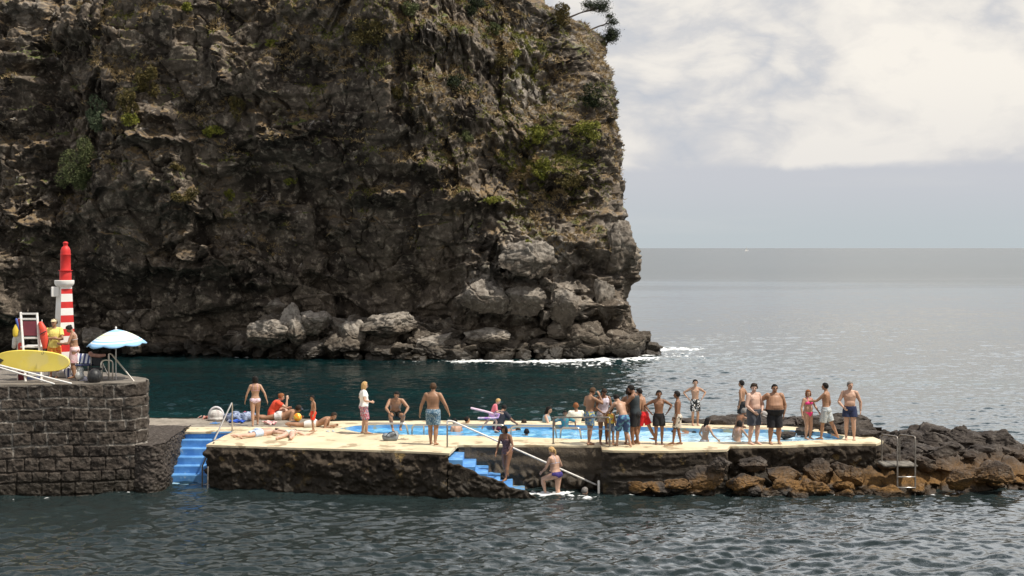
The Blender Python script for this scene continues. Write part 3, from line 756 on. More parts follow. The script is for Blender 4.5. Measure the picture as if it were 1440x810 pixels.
# ---------------------------------------------------------------- lava rocks on the right
def lava_ground():
    xs = np.arange(2.6, 22, .045); ys = np.arange(38.2, 48.5, .045); gx, gy = np.meshgrid(xs, ys); x = gx.ravel(); y = gy.ravel()
    px = CX+x*F/y
    # shoreline and back edge
    yf = np.interp(px, [850,880,930,1000,1100,1180,1300,1440,1700], [40.6,40.0,39.7,39.55,39.5,39.5,39.35,39.75,41])
    wallx = D(1026,628).x
    up = np.where(x < wallx, .62, 1.1)
    q = np.stack([x, y, x*0], 1)
    t = (y-yf)
    z = -1.0+2.35*sstep(-1.1, 2.6, t)*1.0
    hill = np.interp(px, [850,1000,1020,1100,1180,1230,1300,1380,1440,1600], [.1,.42,.66,.78,.85,.85,.84,.80,.62,.4])
    z = -.9+ (hill*.86+.9)*sstep(-1.2, 2.6, t)
    wq = np.stack([fbm(q*1.1+2, 3, 4), fbm(q*1.1+6, 3, 5), q[:,2]], 1)*.35
    f1, f2, n, off = worley((q+wq)*np.array([1.15,1.15,1]), 44); g = (_f(n,2)-.5)
    dome = np.sqrt(np.clip(1-(f1*1.15)**2, 0, 1)); z += .24*dome*(.5+_f(n,3)) - .12 - .06*(1-sstep(0,.22,f2-f1))
    f1, f2, n2, off = worley((q+wq*.6)*np.array([2.9,2.9,1]), 45); z += .07*np.sqrt(np.clip(1-(f1*1.1)**2, 0, 1))*(.4+_f(n2,3))-.03*(1-sstep(0,.2,f2-f1))
    f1, f2, n3, off = worley(q*np.array([7.5,7.5,1]), 46); z += .045*np.sqrt(np.clip(1-f1**2, 0, 1))
    z += .10*fbm(q*1.7, 4, 47)+.035*fbm(q*6.5, 3, 48)
    back = np.interp(px, [900,960,1100,1200,1300,1440], [46.9,46.9,46.6,46.4,46.2,45.2])
    z -= 2.2*sstep(-.2, 1.1, y-back+.5*fbm(q*.9, 3, 50))
    # under and inside the pool and its deck the rock stays low
    inp = np.ones_like(x)
    dk = np.array([[p.x, p.y] for p in outer]); 
    def inside(px_, py_, poly):
        c = np.zeros(len(px_), bool); j = len(poly)-1
        for i in range(len(poly)):
            xi, yi = poly[i]; xj, yj = poly[j]
            c ^= ((yi > py_) != (yj > py_)) & (px_ < (xj-xi)*(py_-yi)/(yj-yi+1e-12)+xi); j = i
        return c
    m = inside(x, y, dk); zcap = np.where(m, DECK-.28, 9.)
    wn = .09*gnoise(q*2.5, 9)
    z = np.minimum(z, zcap)
    # in front of the platform it must not climb over the deck
    infr = (y < np.interp(px, [850,1022,1026,1232], [40.0,40.0,40.6,41.1])) ; z = np.where(infr, np.minimum(z, np.interp(px, [850,1024,1030,1180,1240,1300], [.60,.80,1.02,1.10,1.18,3])), z)
    z = np.where((x < 4.6) & (y > 40.6), np.minimum(z, .3), z)
    far_rim = (y > 45.2) & (px < 960); z = np.where(far_rim & (px < 955), np.minimum(z, DECK-.7), z)
    o = mesh_obj('lava_rock_shore', np.stack([x, y, z], 1), grid_faces(*gx.shape), LAVA); tag(o, kind='structure')
    return np.stack([x, y, z], 1).reshape(*gx.shape, 3), xs, ys
LG, LXS, LYS = lava_ground()
def lava_z(x, y):
    i = min(max(int((y-LYS[0])/.045), 0), len(LYS)-1); j = min(max(int((x-LXS[0])/.045), 0), len(LXS)-1); return float(LG[i, j, 2])
# ---------------------------------------------------------------- people
SKIN = {}
def skin(tone):
    if tone in SKIN: return SKIN[tone]
    c = {'pale': (.58,.375,.285), 'fair': (.52,.32,.225), 'light': (.44,.26,.17), 'tan': (.36,.195,.115), 'brown': (.25,.125,.07), 'dark': (.16,.078,.045)}[tone]
    m, nt, bs, co = newmat('skin_'+tone)
    n = nt.noise(co, 7, 4, .5)
    setc(bs, nt.mix(nt.rng(n, .35, .65), [k*.88 for k in c], [min(1, k*1.08) for k in c]), nt)
    bs.inputs['Roughness'].default_value = .48; bs.inputs['Specular IOR Level'].default_value = .4
    bs.inputs['Subsurface Weight'].default_value = 0
    SKIN[tone] = m; return m
HAIRC = {'black': (.012,.010,.009), 'dark': (.028,.018,.012), 'brown': (.07,.04,.022), 'ginger': (.20,.075,.03), 'blond': (.42,.27,.12), 'grey': (.16,.15,.14)}
def hairmat(c): return M('hair_'+c, HAIRC[c], [k*1.5+.002 for k in HAIRC[c]], 60, .7, bstr=.5, bscale=120, spec=.15)
def cloth(c1, c2=None, sc=22, c3=None):
    nm = 'cloth_%s' % '_'.join('%02d' % int(k*99) for k in (*c1, *(c2 or ()), *(c3 or ())))
    if nm in MATS: return MATS[nm]
    m, nt, bs, co = newmat(nm)
    c = c1
    if c2:
        f1 = nt.node('ShaderNodeTexVoronoi', ins={'Vector': co, 'Scale': sc}).outputs['Distance']
        c = nt.mix(nt.rng(nt.math('ADD', f1, nt.math('MULTIPLY', nt.math('SUBTRACT', nt.noise(co, sc*.8, 3), .5), .9)), .36, .42), c1, c2)
        if c3: c = nt.mix(nt.rng(nt.noise(co, sc*.7, 2), .56, .60), c, c3)
    setc(bs, c, nt); bs.inputs['Roughness'].default_value = .85
    bump(nt, bs, nt.noise(co, 14, 4, .6), .55, .02)
    return m
def rotm(pitch=0, yaw=0, roll=0):     # lean forward, turn left, tilt right
    return Matrix.Rotation(R(yaw), 3, 'Z') @ Matrix.Rotation(R(-pitch), 3, 'X') @ Matrix.Rotation(R(roll), 3, 'Y')
def ik(a, t, l1, l2, pole):
    v = t-a; d = v.length; mx = (l1+l2)*.999
    if d > mx: t = a+v*(mx/d); v = t-a; d = mx
    u = v/d; x = (l1*l1-l2*l2+d*d)/(2*d); hgt = math.sqrt(max(l1*l1-x*x, 0))
    p = Vector(pole); p = p-u*p.dot(u); p = p.normalized() if p.length > 1e-6 else Vector((0,1,0))
    return a+u*x+p*hgt, t
TORSO = [(.462,.060,.055,.0),(.49,.088,.070,-.004),(.52,.096,.072,-.004),(.555,.090,.064,0),(.60,.078,.055,.004),(.645,.080,.057,.004),(.69,.090,.063,.002),(.735,.099,.066,0),(.775,.100,.060,-.004),(.805,.076,.046,-.006),(.83,.045,.038,-.004)]
N_PEOPLE = [0]
def person(label, h, loc, face, build=1.0, fat=0., fem=0., tone='light', hair='dark', style='short', pelvis=(0,0,.53), pel=(0,0,0), chest=(0,0,0), head=(0,0,0),
           hands=None, elb=None, feet=None, knees=None, footyaw=(0,0), footpitch=(0,0), wear=(), tilt=0, group=None, vox=.0095, child=0., rootz=0., grip=0, eyes=True, roll=0, shades=False):
    N_PEOPLE[0] += 1; seed = N_PEOPLE[0]
    mb = MB(); b = build
    hs = 1+.28*child                      # children have a bigger head
    Rp = rotm(*pel); Pp = Vector(pelvis); Rc = Rp @ rotm(*chest); waist = Pp + Rp @ Vector((0,.0,.075)); Rh = Rc @ rotm(*head)
    neckb = waist + Rc @ Vector((0,-.004,.225)); 
    def tpos(z, w, d, yo):
        wf = (1+.62*fat*math.exp(-((z-.60)/.09)**2)+.22*fat*(1-float(sstep(.70,.80,z))))*b; df = (1+1.0*fat*math.exp(-((z-.61)/.08)**2)+.25*fat)*b
        if fem: wf *= 1+fem*(.10*math.exp(-((z-.50)/.045)**2)-.13*math.exp(-((z-.63)/.05)**2)-.08*math.exp(-((z-.77)/.05)**2)); 
        if child: wf *= 1-.04*child
        t = float(sstep(.555, .655, z)); a = Pp+Rp @ Vector((0,yo,z-.53)); c = waist+Rc @ Vector((0,yo+.02*fat*math.exp(-((z-.61)/.07)**2),z-.605))
        q = Rp.to_quaternion().slerp(Rc.to_quaternion(), t)
        return a.lerp(c, t), q.to_matrix(), w*wf, d*df
    T = [tpos(*x) for x in TORSO]
    def torso_shell(m, rows, inf, n=20, cap=True):
        v = []; f = []
        rr = [tpos(*x) for x in rows]
        for (p, q, w, d) in rr:
            for k in range(n):
                a = 2*math.pi*k/n; ca, sa = math.cos(a), math.sin(a)
                s = abs(ca)**.85*(1 if ca > 0 else -1)
                v.append(p+q @ Vector(((w+inf)*s, (d+inf)*sa, 0)))
        L = len(rr)
        for i in range(L-1):
            for k in range(n): f.append((i*n+k, i*n+(k+1)%n, (i+1)*n+(k+1)%n, (i+1)*n+k))
        f.append(tuple(range(n))[::-1]); f.append(tuple((L-1)*n+k for k in range(n)))
        m.add(v, f)
    torso_shell(mb, TORSO, 0)
    # seat, chest, belly
    for s in (-1, 1):
        mb.ell(Pp+Rp @ Vector((s*.043*b,-.036-.01*fat,-.022)), (.049*b+.012*fat,.046*b+.01*fat,.052*b), Rp)
        if fem: mb.ell(waist+Rc @ Vector((s*.042,.047,.125)), (.034*fem+.006,.034*fem+.004,.034*fem), Rc)
        else: mb.ell(waist+Rc @ Vector((s*.042*b,.036+.012*fat,.14-.012*fat)), (.045*b,.026*b+.012*fat,.032*b), Rc)
    if fat: mb.ell(waist+Rc @ Vector((0,.035+.035*fat,.005)), (.085+.035*fat,.045+.035*fat,.075), Rc)
    # shoulders, arms
    sh = {}; el = {}; wr = {}
    hands = hands or ((-.045,.03,-.315),(.045,.03,-.315)); elb = elb or ((-.6,-1,0),(.6,-1,0))
    shw = .103*(1+.12*(b-1)*3)*(1-.10*fem)*(1-.06*child)+.012*fat
    for i, s in enumerate((-1, 1)):
        sp = waist+Rc @ Vector((s*shw,-.004,.190)); sh[i] = sp
        tq = sp+Vector(hands[i]); 
        e, wv = ik(sp, tq, .178, .150, Vector(elb[i])); el[i] = e; wr[i] = wv
        ar = b*(1+.35*fat)*(1-.10*fem)
        mb.ell(sp+Rc @ Vector((-s*.006,0,-.004)), (.036*ar,.036*ar,.038*ar), Rc)
        mb.tube([sp, sp.lerp(e,.35), sp.lerp(e,.7), e, e.lerp(wv,.22), e.lerp(wv,.6), wv], [.033*ar,.031*ar,.026*ar,.0225*ar,.0245*ar,.0195*ar,.0135*ar], n=12)
        # hand: palm, four fingers, thumb
        d = (wv-e).normalized(); side = Rc @ Vector((s,0,0)); nrm = -(side-d*side.dot(d))         # palm faces the body
        if nrm.length < .1: nrm = Vector((0,1,0))
        nrm.normalize(); wdt = d.cross(nrm).normalized()
        if (wdt.dot(Rc @ Vector((0,1,0)))) < 0: wdt = -wdt          # thumb side forward
        kn = wv+d*.046
        mb.tube([wv-d*.004, wv+d*.012, wv+d*.03, kn], [(.0135,.0115),(.020,.0115),(.0235,.0105),(.0235,.0095)], wdir=wdt, n=12)
        for j, (o_, ln) in enumerate(((.0175,.040),(.006,.046),(-.006,.043),(-.0175,.034))):
            a0 = kn+wdt*o_; sp_ = wdt*(o_*.45); c1 = (d+sp_*6*.25+nrm*(.25+grip)).normalized(); c2 = (d*(1-.6*grip)+nrm*(.7+grip*1.5)).normalized()
            mb.tube([a0-d*.006, a0+c1*ln*.5, a0+c1*ln*.5+c2*ln*.5], [.0060,.0057,.0050], n=6)
        th = wv+d*.014+wdt*.016; mb.tube([th, th+(d*.6+wdt*.75+nrm*.25)*.020, th+(d*.6+wdt*.75+nrm*.25)*.020+(d*.95+nrm*.4)*.019], [.0080,.0068,.0056], n=6)
    # neck, head with jaw, nose, ears
    nk = neckb+Rc @ Vector((0,.0,-.03)); ht = neckb + Rc @ Vector((0,.010,.030)); hc = ht + Rh @ Vector((0,.012,.060*hs))
    for s_ in (-1, 1): mb.tube([waist+Rc @ Vector((s_*.02,-.006,.215)), sh[0 if s_ < 0 else 1]+Rc @ Vector((-s_*.02,-.002,.014))], [.030*b,.021*b], n=10)
    mb.tube([nk, neckb, ht+Rh @ Vector((0,0,.018))], [.038*b*(1-.12*fem),.0325*b*(1-.12*fem)+.006*fat,.031*(1-.08*fem)+.006*fat], n=12)
    mb.ell(hc+Rh @ Vector((0,-.004,.010))*hs, (.0435*hs,.053*hs,.052*hs), Rh, 18, 12)
    mb.ell(hc+Rh @ Vector((0,.014,-.026))*hs, ((.033+.006*fat)*hs,.034*hs,.036*hs), Rh, 14, 10)
    mb.tube([hc+Rh @ Vector((0,.046,.004))*hs, hc+Rh @ Vector((0,.057,-.016))*hs], [.0065*hs,.0092*hs], n=8)
    mb.ell(hc+Rh @ Vector((0,.042,-.045))*hs, (.015*hs,.010*hs,.010*hs), Rh, 8, 6)
    for s in (-1, 1): mb.ell(hc+Rh @ Vector((s*.045,-.004,-.008))*hs, (.0065*hs,.011*hs,.017*hs), Rh, 8, 6)
    # legs and feet
    feet = feet or ((-.055,0,.04),(.055,0,.04)); knees = knees or ((-.08,1,0),(.08,1,0)); hp = {}; kn_ = {}; an = {}
    lg = b*(1+.22*fat)*(1+.05*fem)
    for i, s in enumerate((-1, 1)):
        hj = Pp+Rp @ Vector((s*.050,0,-.022)); k, a = ik(hj, Vector(feet[i]), .240, .232, Vector(knees[i])); hp[i] = hj; kn_[i] = k; an[i] = a
        mb.tube([hj, hj.lerp(k,.3), hj.lerp(k,.65), k, k.lerp(a,.12), k.lerp(a,.32), k.lerp(a,.7), a], [.056*lg,.053*lg,.043*lg,.0335*lg,.0320*lg,.0350*lg,.0235*lg,.0175*lg], n=14)
        back = (k-(hj+a)/2); ca = k.lerp(a,.30); bv = (Rp @ Vector((0,-1,0))) if back.length < .01 else -back.normalized()
        mb.ell(ca+bv*.010, (.026*lg,.026*lg,.045*lg), (a-k).to_track_quat('Z','Y').to_matrix())
        fr = Matrix.Rotation(R(footyaw[i]), 3, 'Z') @ Matrix.Rotation(R(-footpitch[i]), 3, 'X')
        q = lambda x, y, z: a+fr @ Vector((x, y, z))
        mb.tube([q(0,-.022,-.018), q(0,.012,-.010), q(0,.052,-.020), q(0,.088,-.0275), q(0,.104,-.0295)], [(.0165,.019),(.0195,.023),(.0235,.018),(.0255,.011),(.022,.009)], wdir=fr @ Vector((1,0,0)), n=12)
        for j in range(5): mb.tube([q((j-2)*.0095,.098,-.031), q((j-2)*.0100,.118-.004*abs(j-(1 if s > 0 else 3)),-.032)], [.0062,.0058], n=6)
    # scale up and make it one skin
    def scale(m):
        m.v = [(x*h, y*h, z*h) for x, y, z in m.v]; return m
    body = remesh(scale(mb), 'person', vox, skin(tone), None, 3, .5)
    tag(body, label, 'person', group)
    body.rotation_mode = 'XYZ'
    Rw = Matrix.Rotation(R(face), 3, 'Z') @ Matrix.Rotation(R(roll), 3, 'Y') @ Matrix.Rotation(R(tilt), 3, 'X')
    body.rotation_euler = Rw.to_euler('XYZ'); body.location = (loc[0], loc[1], loc[2]+rootz)
    me = body.data; co = np.empty(len(me.vertices)*3, np.float32); me.vertices.foreach_get('co', co); co = co.reshape(-1,3)/h
    no = np.empty(len(me.vertices)*3, np.float32); me.vertices.foreach_get('normal', no); no = no.reshape(-1,3)
    nf = len(me.polygons); lp = np.empty(nf*4, np.int32) if all(p.loop_total == 4 for p in me.polygons[:10]) else None
    fidx = [tuple(p.vertices) for p in me.polygons]
    def inframe(Rm, o): return (co-np.array(o)) @ np.array(Rm)         # columns of Rm are the axes
    def skinpart(name, mask, mat, off, parent=body):
        use = [f for f in fidx if all(mask[i] for i in f)]
        if not use: return None
        ids = sorted({i for f in use for i in f}); mp = {k: i for i, k in enumerate(ids)}
        v = co[ids]*h + no[ids]*off
        o = mesh_obj(name, v, [tuple(mp[i] for i in f) for f in use], mat, parent); return o
    cp = inframe(Rp, Pp); cc = inframe(Rc, waist)
    limb = np.ones(len(co), bool)
    def seg_d(a, b_):
        a = np.array(a); ab = np.array(b_)-a; t = np.clip(((co-a)@ab)/(ab@ab), 0, 1); return np.linalg.norm(co-a-t[:,None]*ab, axis=1), t
    armd = np.minimum.reduce([np.minimum(seg_d(sh[i], el[i])[0], seg_d(el[i], wr[i]+(wr[i]-el[i])*.6)[0]) for i in (0,1)])
    tors_d = seg_d(waist, waist+Rc @ Vector((0,0,.16)))[0]; legt = [seg_d(hp[i], kn_[i]) for i in (0,1)]
    notarm = (armd > .04*b*(1+.35*fat)) | (tors_d < armd*1.35)
    for wtup in wear:
        kind, mat = wtup[0], wtup[1]; kw = wtup[2] if len(wtup) > 2 else {}
        if kind in ('trunks', 'skirt'):
            L = kw.get('len', .6); fl = kw.get('flare', .014); g = MB(); top = kw.get('top', .572)
            rows = [x for x in TORSO if .462 <= x[0] < top-.01]; wr_ = list(np.interp(top, [x[0] for x in TORSO], [x[j] for x in TORSO]) for j in (1,2,3)); rows = rows+[(top, *wr_)]
            if kind == 'trunks':
                torso_shell(g, rows, .010)
                for s in (-1, 1): g.ell(Pp+Rp @ Vector((s*.043*b,-.036-.01*fat,-.022)), (.056*b+.012*fat,.053*b+.01*fat,.056*b), Rp)
                for i in (0,1):
                    e = hp[i].lerp(kn_[i], L); m_ = hp[i].lerp(kn_[i], L*.5); rt = lambda t: np.interp(t, [0,.3,.65,1], [.056,.053,.043,.0335])*lg
                    g.tube([hp[i]+(hp[i]-kn_[i])*.05, m_, e], [rt(0)+.008, rt(L*.5)+fl*.8, rt(L)+fl*1.25], n=18, cap=False)
            else:
                torso_shell(g, rows, .008)
                c0 = (hp[0]+hp[1])/2; e = (hp[0].lerp(kn_[0], L)+hp[1].lerp(kn_[1], L))/2; sep = (hp[0].lerp(kn_[0], L)-hp[1].lerp(kn_[1], L)).length/2
                g.tube([Pp+Rp @ Vector((0,0,.0)), c0.lerp(e,.5), e], [(.102*b,.080*b),(.108*b,.085),(sep+.055*lg+fl, .07*lg+fl+abs((hp[0].lerp(kn_[0],L)-hp[1].lerp(kn_[1],L)).y)*.5)], wdir=Rp @ Vector((1,0,0)), n=20, cap=False)
            o = remesh(scale(g), kind if kind == 'skirt' else 'shorts', .010, mat, body, 1, .4)
        elif kind in ('tee', 'tank', 'vest'):
            g = MB(); z0 = kw.get('z0', .50); z1 = .818 if kind != 'tank' else .80
            inf = kw.get('inf', .012)
            zz = sorted([z0]+[x[0] for x in TORSO if z0 < x[0] < z1]+[z1]); rows = [(z_, *[float(np.interp(z_, [x[0] for x in TORSO], [x[j] for x in TORSO])) for j in (1,2,3)]) for z_ in zz]
            torso_shell(g, rows, inf)
            if fem and kind != 'vest':
                for s in (-1,1): g.ell(waist+Rc @ Vector((s*.042,.047,.125)), (.045*fem,.045*fem,.044*fem), Rc)
            if fat: g.ell(waist+Rc @ Vector((0,.035+.035*fat,.005)), (.095+.035*fat,.055+.035*fat,.085), Rc)
            if kind == 'tee':
                for i in (0,1):
                    e = sh[i].lerp(el[i], kw.get('sleeve', .55)); g.tube([sh[i], e], [.041*b, .041*b], n=14, cap=False); g.ell(sh[i], (.043*b,.043*b,.044*b), Rc)
                    s_ = -1 if i == 0 else 1; g.tube([waist+Rc @ Vector((s_*.035,-.006,.208)), sh[i]], [.034*b,.036*b], n=10)
            else:
                for i, s_ in enumerate((-1,1)): g.tube([waist+Rc @ Vector((s_*.055,-.006,.175)), waist+Rc @ Vector((s_*.050,-.006,.222))], [(.022,.046),(.018,.036)], wdir=Rc @ Vector((1,0,0)), n=10, cap=False)
            remesh(scale(g), 'shirt' if kind != 'vest' else 'life_vest', .010, mat, body, 1, .4)
        elif kind in ('bottom', 'speedo'):
            up = kw.get('up', .02); x_, y_, z_ = np.abs(cp[:,0]), cp[:,1], cp[:,2]
            lo = np.where(y_ > 0, -.085+1.05*x_, -.085+.55*x_)
            mask = (z_ < up) & (z_ > lo) & (z_ > -.10) & notarm
            skinpart('swim_briefs', mask, mat, .006*h)
        elif kind == 'bra':
            x_, y_, z_ = np.abs(cc[:,0]), cc[:,1], cc[:,2]
            mask = (z_ > .095) & (z_ < np.where(y_ > 0, .150, .108)) & notarm & (np.abs(x_) < .12)
            strap = (z_ > .10) & (z_ < .235) & (np.abs(x_-.040) < .006) & notarm
            skinpart('bikini_top', mask | strap, mat, .006*h)
        elif kind == 'suit':
            x_, y_, z_ = np.abs(cp[:,0]), cp[:,1], cp[:,2]
            lo = np.where(y_ > 0, -.085+1.05*x_, -.085+.55*x_); hi_ = np.where(cc[:,1] > 0, .155, .10)
            mask = ((z_ > lo) & (z_ > -.10) & (cc[:,2] < hi_) & (np.abs(cc[:,0]) < .13) & notarm) | ((cc[:,2] > .09) & (cc[:,2] < .23) & (np.abs(np.abs(cc[:,0])-.042) < .009) & notarm)
            skinpart('swimsuit', mask, mat, .005*h)
        elif kind == 'bands':          # arm floats
            for i in (0,1):
                g = MB(); g.tube([sh[i].lerp(el[i],.30), sh[i].lerp(el[i],.48), sh[i].lerp(el[i],.68)], [.042,.054,.042], n=16); g.v = [(x*h,y*h,z*h) for x,y,z in g.v]; g.build('arm_float', mat, body)
        elif kind == 'shoes':
            for i in (0,1):
                fr = Matrix.Rotation(R(footyaw[i]), 3, 'Z') @ Matrix.Rotation(R(-footpitch[i]), 3, 'X'); a = an[i]; q = lambda x, y, z: a+fr @ Vector((x, y, z))
                g = MB(); g.tube([q(0,-.026,-.016), q(0,.012,-.008), q(0,.052,-.018), q(0,.094,-.026), q(0,.112,-.028)], [(.021,.024),(.025,.029),(.029,.024),(.031,.016),(.027,.013)], wdir=fr @ Vector((1,0,0)), n=12); g.v = [(x*h,y*h,z*h) for x,y,z in g.v]; g.build('shoe', mat, body)
    # hair, eyes
    ch = (co-np.array(hc)) @ np.array(Rh)/hs
    r_ = random.Random(seed)
    if style != 'bald':
        g = MB(); hm = hairmat(hair) if isinstance(hair, str) else hair
        vol = {'short': .000, 'curly': .008, 'shaved': -.004}.get(style, .003)
        nn = gnoise(ch*38+seed*3, seed)*.02
        line = np.where(ch[:,1] > .0, .030-.10*0, .0)
        front = np.interp(ch[:,1], [-.06,-.02,.0,.012,.03,.05,.07], [-.042,-.030,-.014,.012,.030,.034,.040])
        mask = (ch[:,2] > front+nn*.25) & (np.linalg.norm(ch, axis=1) < .09)
        m_off = (.009+vol)*h*(1.2 if child else 1)
        use = [f for f in fidx if all(mask[i] for i in f)]
        if use:
            ids = sorted({i for f in use for i in f}); mp = {k: i for i, k in enumerate(ids)}
            th = (m_off*(.75+.9*np.abs(gnoise(ch[ids]*60+seed, 2)))*sstep(-.004, .02, ch[ids][:,2]-front[ids]+.004))[:,None]
            v = co[ids]*h + no[ids]*th
            ho = mesh_obj('hair', v, [tuple(mp[i] for i in f) for f in use], hm, body)
        W = lambda x, y, z: hc+Rh @ Vector((x, y, z))*hs
        if style in ('long', 'bob', 'pony', 'bun', 'wavy'):
            g = MB()
            if style == 'bob' or style == 'wavy':
                for a in np.linspace(-105, 105, 11):
                    s_, c_ = math.sin(R(a)), -math.cos(R(a)); L_ = .055 if style == 'bob' else .075
                    g.tube([W(.040*s_,.048*c_,.022), W(.048*s_,.056*c_-.002,-.015), W(.048*s_,.055*c_-.004,-.02-L_*.7)], [.013,.014,.009], n=8)
            elif style == 'long':
                for a in np.linspace(-80, 80, 9):
                    s_, c_ = math.sin(R(a)), -math.cos(R(a))
                    g.tube([W(.040*s_,.046*c_,.022), W(.046*s_,.056*c_-.002,-.02), W(.040*s_,.056*c_-.012,-.075), W(.026*s_,.052*c_-.018,-.125)], [.013,.014,.013,.008], n=8)
            elif style == 'pony':
                g.ell(W(0,-.060,.012), (.014,.014,.014)); g.tube([W(0,-.062,.012), W(0,-.082,-.005), W(0,-.080,-.05), W(0,-.070,-.095)], [.012,.017,.016,.006], n=10)
            else: g.ell(W(0,-.055,.030), (.024,.022,.022))
            g.v = [(x*h, y*h, z*h) for x, y, z in g.v]; g.build('hair_tail' if style == 'pony' else ('hair_bun' if style == 'bun' else 'hair_lengths'), hm, body)
        if style == 'cap':
            g = MB(); cm = M('cap_cloth', (.78,.68,.45), rough=.8)
            for k in range(1): g.ell(W(0,-.004,.026), (.051*hs,.058*hs,.044*hs), Rh, 18, 10)
            g.ell(W(0,.060,.018), (.034*hs,.036*hs,.005*hs), Rh, 14, 6); g.v = [(x*h, y*h, z*h) for x, y, z in g.v]; g.build('cap', cm, body)
        if style == 'hatdark': 
            g = MB(); g.ell(W(0,-.002,.024), (.050*hs,.057*hs,.044*hs), Rh, 18, 10); g.ell(W(0,.056,.016), (.032*hs,.034*hs,.005*hs), Rh, 14, 6); g.v = [(x*h, y*h, z*h) for x, y, z in g.v]; g.build('cap', M('dark_cap', (.03,.035,.05)), body)
    if eyes:
        em = M('eye_dark', (.015,.012,.010), rough=.2)
        for s in (-1, 1):
            g = MB(); g.ell(hc+Rh @ Vector((s*.0175,.0465,-.001))*hs, ((.0135 if shades else .0075)*hs,.006*hs,(.0095 if shades else .0040)*hs), Rh, 10, 6); g.v = [(x*h, y*h, z*h) for x, y, z in g.v]
            g.build('sunglass_lens' if shades else 'eye', em, body)
        g = MB(); g.tube([hc+Rh @ Vector((-.012,.043,-.031))*hs, hc+Rh @ Vector((0,.0485,-.032))*hs, hc+Rh @ Vector((.012,.043,-.031))*hs], [.002,.0034,.002], wdir=(0,0,1), n=6); g.v = [(x*h, y*h, z*h) for x, y, z in g.v]
        g.build('mouth', M('lips', (.28,.10,.08), rough=.5), body)
    return body, dict(hc=hc*h, wr={i: wr[i]*h for i in wr}, sh=sh, Rw=Rw, waist=waist*h)
C = cloth
BLK = C((.012,.012,.014)); 
def at(px, py, z=DECK): return G(px, py, z)
# facing: 0 away from the camera, 90 left, -90 right, 180 towards it
hip = lambda s, x=.045, y=.05, z=-.185: (s*x, y, z)
DOWN = lambda s, x=.045, y=.03, z=-.318: (s*x, y, z)
G1, G2, G3, G4 = 'people sunbathing at the left end', 'boys and girls crowded at the steel railing', 'bathers in the blue pool', 'people standing on the right of the deck'
# --- left end
person('woman in a pink patterned bikini walking away barefoot behind the sunbathers', 1.60, at(359,599), 12, 1.0, fem=1, tone='light', hair='black', style='bob',
       feet=((-.05,-.10,.045),(.05,.12,.04)), hands=((-.10,.06,-.30),(.13,-.06,-.285)), wear=(('bottom', C((.62,.30,.42),(.75,.65,.70),40)), ('bra', C((.62,.36,.42)))), footpitch=(-20,0), eyes=False, group=G1)
person('person in a bright red T-shirt sitting with knees drawn up and chin on hand', 1.72, at(391,589.5), -78, 1.12, .25, fem=.5, tone='fair', hair='ginger', style='bun',
       pelvis=(0,-.10,.085), pel=(-5,0,0), chest=(38,0,0), head=(-18,0,0), feet=((-.06,.28,.04),(.06,.30,.04)), knees=((-.1,.3,1),(.1,.3,1)),
       hands=((-.02,.20,-.12),(.0,.17,.06)), elb=((-.5,.6,-1),(.3,.8,-1)), wear=(('tee', C((.75,.075,.03))), ('trunks', C((.03,.04,.10)), {'len': .55}), ('shoes', M('white_shoe', (.72,.70,.68)))), group=G1)
person('man in a dark cap lying on his elbows by the red towel', 1.75, at(354,590.5)+Vector((0,0,.02)), -90, 1.05, .2, tone='tan', hair='dark', style='hatdark', tilt=-90, pelvis=(0,0,.53), rootz=.11,
       pel=(0,0,0), chest=(-22,0,0), head=(-45,20,0), hands=((-.03,.12,.10),(.05,.12,.10)), elb=((-.3,1,-.2),(.3,1,-.2)), footpitch=(-60,-60), wear=(('trunks', C((.62,.60,.58)), {'len': .3}),), group=G1)
person('person in pale blue shorts lying face down, feet towards the steps', 1.68, at(329,617.2), -44, 1.0, .1, tone='pale', hair='black', style='short', tilt=-90, rootz=.095,
       feet=((-.11,.0,.05),(.10,-.01,.04)), head=(0,70,0), hands=((-.16,.02,.10),(.18,.01,.10)), elb=((-1,0,0),(1,0,0)), footpitch=(-65,-65), wear=(('trunks', C((.42,.52,.68),(.50,.60,.74),30), {'len': .55}),), eyes=False, group=G1)
person('woman in a pale bikini lying face down with her feet towards the sea wall', 1.60, at(398,620), -4, 1.0, fem=1, tone='pale', hair='brown', style='bun', tilt=-90, rootz=.085,
       feet=((-.13,.0,.03),(.13,-.01,.05)), head=(0,-60,0), hands=((-.30,.02,-.02),(.30,.0,.0)), elb=((-1,0,0),(1,0,0)), footpitch=(-65,-65), wear=(('bottom', C((.60,.70,.62))), ('bra', C((.60,.70,.62)))), eyes=False, group=G1)
person('small boy in bright red swim shorts standing with his back half turned', 1.10, at(440.5,606.5), 118, .92, child=.8, tone='tan', hair='black', style='short', head=(12,10,0),
       hands=((-.06,.05,-.31),(.10,.02,-.30)), wear=(('trunks', C((.80,.055,.02)), {'len': .8, 'flare': .018}),), feet=((-.06,.03,.04),(.06,-.04,.04)))
person('man in white shorts lying on his front, propped on his elbows', 1.72, at(402,600.0), -93, 1.0, tone='tan', hair='dark', style='short', tilt=-90, rootz=.11,
       chest=(-24,0,0), head=(-30,-15,0), hands=((-.02,.13,.10),(.05,.12,.10)), elb=((-.3,1,-.2),(.3,1,-.2)), footpitch=(-60,-60), wear=(('trunks', C((.74,.71,.68)), {'len': .65}),), eyes=False, group=G1)
